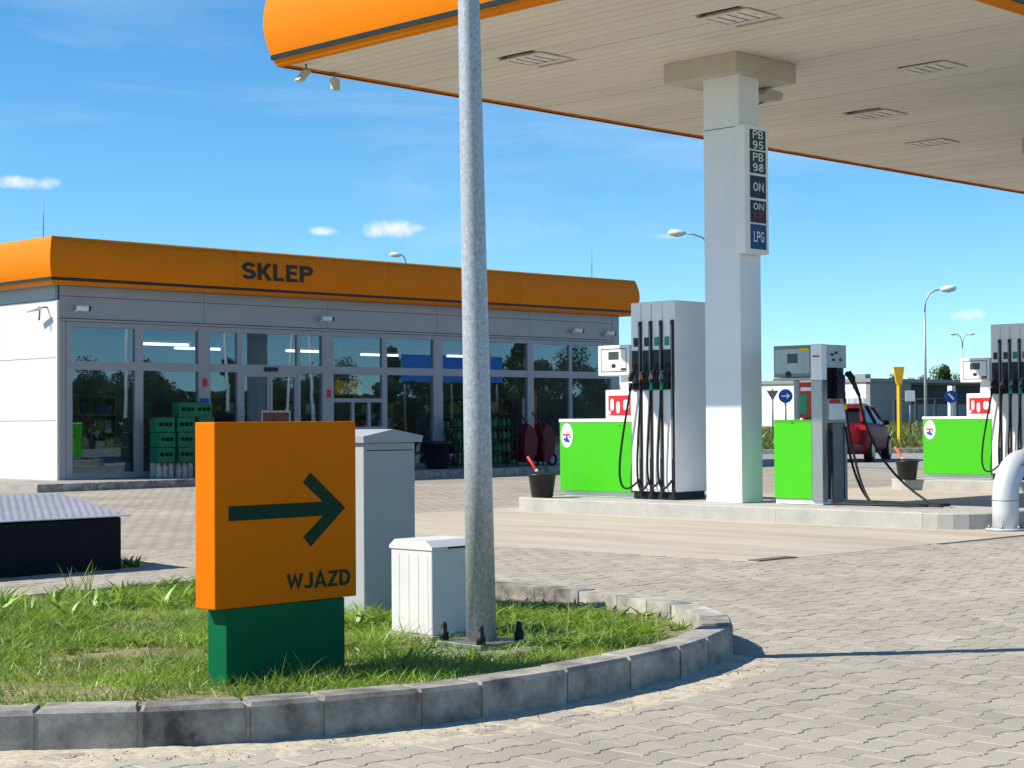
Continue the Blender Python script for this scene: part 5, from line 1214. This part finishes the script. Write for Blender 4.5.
# road signs seen through the gas pump
def round_sign(px, dep, z, r, lb, tri=False):
    x, y, _ = cam_pt(px, dep); t = thing('road_sign', (x, y, 0), lb, 'road sign', 'far road signs')
    part('post', MB().tube([(x + .03, y + .03, -.1), (x + .03, y + .03, z + r)], .035, 7), M['dark_steel'], t)
    if tri:
        pl = part('plate', MB().add([(x + a * .7071 + s_ * .01, y - a * .7071 + s_ * .01, q_) for s_ in (-1, 1) for a, q_ in ((-r, z + r * .7), (0, z - r), (r, z + r * .7))], [(0, 1, 2), (5, 4, 3), (0, 3, 4, 1), (1, 4, 5, 2), (2, 5, 3, 0)]), M['dark_steel'], t)
        return
    n = 20
    pl = part('plate', MB().tube([(x - .012, y - .012, z), (x + .012, y + .012, z)], r, 20), M['blue'], t)
    def disc(pts): return MB().add([(x - .02 + a * .7071, y - .02 - a * .7071, z + q_) for a, q_ in pts], [tuple(range(len(pts)))])
    part('arrow', disc([(-.6 * r, -.08 * r), (.15 * r, -.08 * r), (.15 * r, -.4 * r), (.62 * r, 0), (.15 * r, .4 * r), (.15 * r, .08 * r), (-.6 * r, .08 * r)]) if px < 850 else disc([(-.55 * r, .42 * r), (.3 * r, -.5 * r), (.5 * r, -.3 * r), (-.35 * r, .6 * r)]), M['white'], pl)
round_sign(785.5, 60, 1.9, .24, 'round blue arrow sign seen through the gas pump frame')
round_sign(772.5, 64, 2.0, .22, 'back of a triangular road sign left of the gas pump frame', True)
round_sign(951, 70, 1.95, .25, 'round blue sign with white bar left of the far pump terminal')
x, y, _ = cam_pt(951.5, 71); t = thing('traffic_bollard', (x, y, 0), 'white and yellow traffic post under the round blue sign', 'post'); part('white_shaft', MB().box(x - .14, x + .14, y - .1, y + .1, .9, 2.4), M['white'], t); part('yellow_foot', MB().box(x - .16, x + .16, y - .12, y + .12, 0, .899), M['yellow'], t)
# dark frame fence by the hall
x, y, _ = cam_pt(925, 90); t = thing('gate_frame', (x, y, 0), 'dark metal gate frame before the grey hall wing', 'gate')
for a in (-1.6, -.5, .5, 1.6): part('post', MB().box(x + a * .7 - .06, x + a * .7 + .06, y - a * .7 - .06, y - a * .7 + .06, 0, 2.1), M['far_dark'], t)
part('rail', MB().tube([(x - 1.12, y + 1.12, 2.05), (x + 1.12, y - 1.12, 2.05)], .06, 6), M['far_dark'], t)

# red car seen from behind
def car(px, dep, yaw, lb):
    x, y, _ = cam_pt(px, dep)
    t = thing('parked_car', (x, y, 0), lb, 'car', rz=yaw); t.scale = (1, 1, 1)
    # local: +x forward, y left; length 4.4, width 1.82, height 1.55
    st_ = [(-2.22, .40, .66, .80, .52), (-2.16, .30, .80, .96, .70), (-2.02, .25, .88, 1.02, .80), (-1.6, .20, .91, 1.02, .84), (-.6, .22, .915, 1.00, .86), (.4, .22, .915, .97, .86), (1.2, .22, .90, .93, .82), (1.8, .26, .86, .82, .74), (2.12, .34, .74, .70, .60), (2.2, .42, .62, .60, .5)]
    sec = []
    for (sx, zb, w, zt, wt) in st_:
        sec.append([(sx, -w * .88, zb), (sx, -w * .985, zb + .12), (sx, -w, (zb + zt) / 2), (sx, -w * .97, zt - .10), (sx, -wt, zt), (sx, wt, zt), (sx, w * .97, zt - .10), (sx, w, (zb + zt) / 2), (sx, w * .985, zb + .12), (sx, w * .88, zb)])
    k = 10; vs_ = [p for s_ in sec for p in s_]
    fs = [(i * k + j, i * k + (j + 1) % k, (i + 1) * k + (j + 1) % k, (i + 1) * k + j) for i in range(len(sec) - 1) for j in range(k)] + [tuple(range(k))[::-1], tuple((len(sec) - 1) * k + j for j in range(k))]
    bd = lpart('body', MB().add(vs_, [f_[::-1] for f_ in fs], True), M['car_red'], t)
    gh = [(-2.05, .78, 1.00, .76), (-1.62, .82, 1.34, .66), (-1.15, .84, 1.47, .60), (-.35, .86, 1.51, .59), (.25, .86, 1.46, .59), (.8, .84, 1.20, .68), (1.3, .80, .95, .78)]
    vs_ = []
    for (sx, wb, zt, wt) in gh: vs_ += [(sx, -wb, .97), (sx, -wt, zt), (sx, wt, zt), (sx, wb, .97)]
    fs = []; 
    for i in range(len(gh) - 1):
        for j in range(3): fs.append((i * 4 + j, i * 4 + j + 1, (i + 1) * 4 + j + 1, (i + 1) * 4 + j))
    fs += [(0, 3, 2, 1), tuple((len(gh) - 1) * 4 + j for j in range(4))]
    lpart('window_band', MB().add(vs_, fs), M['car_glass'], t)
    vs_ = []
    for (sx, wb, zt, wt) in gh[1:5]: vs_ += [(sx, -wt - .03, zt - .05), (sx, -wt + .02, zt + .014), (sx, wt - .02, zt + .014), (sx, wt + .03, zt - .05)]
    fs = [(i * 4 + j, i * 4 + j + 1, (i + 1) * 4 + j + 1, (i + 1) * 4 + j) for i in range(3) for j in range(3)]
    lpart('roof', MB().add(vs_, fs, True), M['car_red'], t)
    for s_ in (-1, 1):
        lpart('pillar', MB().tube([(-2.03, s_ * .78, 1.0), (-1.60, s_ * .68, 1.33)], .075, 6), M['car_red'], t); lpart('pillar', MB().tube([(.30, s_ * .61, 1.45), (1.25, s_ * .80, .96)], .04, 6), M['car_red'], t); lpart('pillar', MB().tube([(-.55, s_ * .615, 1.48), (-.5, s_ * .865, .99)], .035, 6), M['black_plastic'], t)
        lpart('tail_light', MB().box(-2.17, -1.85, s_ * .60, s_ * .885, .82, .96, .02), M['tail'], t)
        lpart('door_mirror', MB().box(.62, .78, s_ * .88, s_ * 1.04, .95, 1.08, .03), M['black_plastic'], t)
        for wx_ in (-1.35, 1.38):
            wv = lpart('wheel', MB().tube([(wx_, s_ * .72, .33), (wx_, s_ * .925, .33)], .33, 20), M['tyre'], t); lpart('rim', MB().tube([(wx_, s_ * .90, .33), (wx_, s_ * .932, .33)], .22, 14), M['rim'], wv)
    lpart('rear_bumper', MB().box(-2.245, -2.10, -.80, .80, .30, .46, .04), M['black_plastic'], t)
    lpart('number_plate', MB().box(-2.235, -2.20, -.27, .27, .74, .86, .004), M['white'], t)
    lpart('rear_spoiler', MB().box(-1.72, -1.45, -.58, .58, 1.385, 1.415, .01), M['car_red'], t)
car(846.5, 47.5, math.radians(45 - 21), 'dark red hatchback parked beyond the pumps, seen from behind')

# trees
def tree_mesh(h, w, nleaf, seed, conic=False):
    r = np.random.default_rng(seed)
    k = 26; c = r.normal(0, .33, (k, 3)); c[:, 2] = r.uniform(.32, .95, k)
    sc_ = (1.15 - c[:, 2]) if conic else np.sqrt(np.clip(1 - ((c[:, 2] - .62) / .45) ** 2, .1, 1))
    c[:, :2] *= (w * .75 * sc_)[:, None]; c[:, 2] *= h
    rad = r.uniform(.10, .20, k) * w * (1.1 if not conic else .8)
    i = r.integers(0, k, nleaf); v = r.normal(0, 1, (nleaf, 3)); v /= np.linalg.norm(v, axis=1)[:, None]
    P = c[i] + v * (rad[i] * r.uniform(.55, 1.08, nleaf))[:, None]
    s_ = r.uniform(.012, .026, nleaf) * h * .8
    a = r.normal(0, 1, (nleaf, 3)); a /= np.linalg.norm(a, axis=1)[:, None]; b = np.cross(a, v + .01); b /= np.linalg.norm(b, axis=1)[:, None] + 1e-6
    A = np.stack([P - a * s_[:, None], P + b * s_[:, None] * .6, P + a * s_[:, None], P - b * s_[:, None] * .6], 1).reshape(-1, 3)
    Q = np.arange(nleaf * 4).reshape(-1, 4)
    crown = np_mesh('crown', A, Q, np.zeros((0, 3), int), np.repeat(np.clip(r.random(nleaf) * .5 + r.random(k)[i] * .35, 0, .85), 4))
    mb = MB().tube([(0, 0, -.1), (0, 0, h * .3), (.02 * h, 0, h * .7)], [.035 * h * .6, .025 * h * .6, .008 * h], 7)
    for q_ in range(6): mb.tube([(0, 0, h * .3 + q_ * h * .05), tuple(c[q_ * 4])], [.012 * h * .6, .004 * h], 5)
    return crown, mb.mesh('trunk')
TM = [tree_mesh(6.5, 4.4, 9500, 3), tree_mesh(6.5, 4.8, 9500, 4), tree_mesh(7.0, 3.4, 8000, 5, True)]
def tree(x, y, k, s_, lb, grp):
    t = thing('tree', (x, y, -.05), lb, 'tree', grp, random.uniform(0, 6)); t.scale = (s_, s_, s_)
    link('crown', TM[k][0], M['leaf'], t); link('trunk', TM[k][1], M['bark'], t)
for (px, dep, k, s_, lb) in ((913, 150, 0, .80, 'round green tree behind the hall, left of the tall lamp'), (929, 158, 1, .80, 'green tree behind the hall just right of the tall lamp'), (944, 150, 2, .80, 'pointed green tree behind the hall left of the far pump'), (972, 155, 1, .75, 'green tree hidden behind the far pump terminal'), (1000, 160, 0, .75, 'green tree behind the far pump tower')):
    x, y, _ = cam_pt(px, dep); tree(x, y, k, s_, lb, 'trees behind the hall')
# row of trees across the street, mirrored in the shop glass
for i in range(17):
    x = 34 + i * 3.4 + random.uniform(-1, 1); y = -12 - random.uniform(0, 3)
    tree(x, y, i % 3, random.uniform(.50, .66) + (.28 if i > 10 else .12 if i > 6 else 0), 'tree %s of the row across the street, mirrored in the shop glass' % ['first', 'second', 'third', 'fourth', 'fifth', 'sixth', 'seventh', 'eighth', 'ninth', 'tenth', 'eleventh', 'twelfth', 'thirteenth', 'fourteenth', 'fifteenth', 'sixteenth', 'seventeenth'][i], 'trees across the street')
hb_ = MB()
hr = np.random.default_rng(8); NH = 42000
hx = hr.uniform(24, 110, NH); hy = -17 - hr.random(NH) * 2.2; top = 2.0 + 1.6 * noise2(hx, hx * 0 + 3, .22, 50); hzz = top * np.sqrt(hr.random(NH))
aa = hr.normal(0, 1, (NH, 3)); aa /= np.linalg.norm(aa, axis=1)[:, None]; b2 = np.cross(aa, hr.normal(0, 1, (NH, 3))); b2 /= np.linalg.norm(b2, axis=1)[:, None]
P = np.stack([hx, hy, hzz], 1); A = np.stack([P - aa * .20, P + b2 * .13, P + aa * .20, P - b2 * .13], 1).reshape(-1, 3)
hm = np_mesh('hedge', A, np.arange(NH * 4).reshape(-1, 4), np.zeros((0, 3), int), np.repeat(np.clip(hr.random(NH) * .85, 0, .85), 4))
tag(link('hedge', hm, M['leaf']), 'long dense hedge across the street, mirrored in the shop glass', 'hedge')
bb = thing('blue_banner', (59, -5, 0), 'long blue banner on posts across the street, mirrored in the shop glass', 'banner')
part('banner', MB().box(55.3, 62.0, -5.05, -5.0, 3.0, 4.3), M['banner'], bb)
for x in (55.6, 58.6, 61.7): part('post', MB().tube([(x, -5.1, -.1), (x, -5.1, 4.3)], .06, 8), M['dark_steel'], bb)
for i, (x, ln) in enumerate(((39.5, .1), (44.6, -.25), (47.6, .5), (49.3, -.5))):
    fp = thing('flag_pole', (x, -4, 0), 'white flag pole across the street, %s of four' % ['first', 'second', 'third', 'last'][i], 'flag pole', 'flag poles across the street')
    part('pole', MB().tube([(x, -4, -.1), (x + ln, -4, 6.5)], [.09, .06], 8), M['white'], fp); part('cap', MB().lathe([(.03, 0), (.08, .05), (.08, .1), (.02, .16)], x + ln, -4, 8, 6.5), M['steel'], fp)
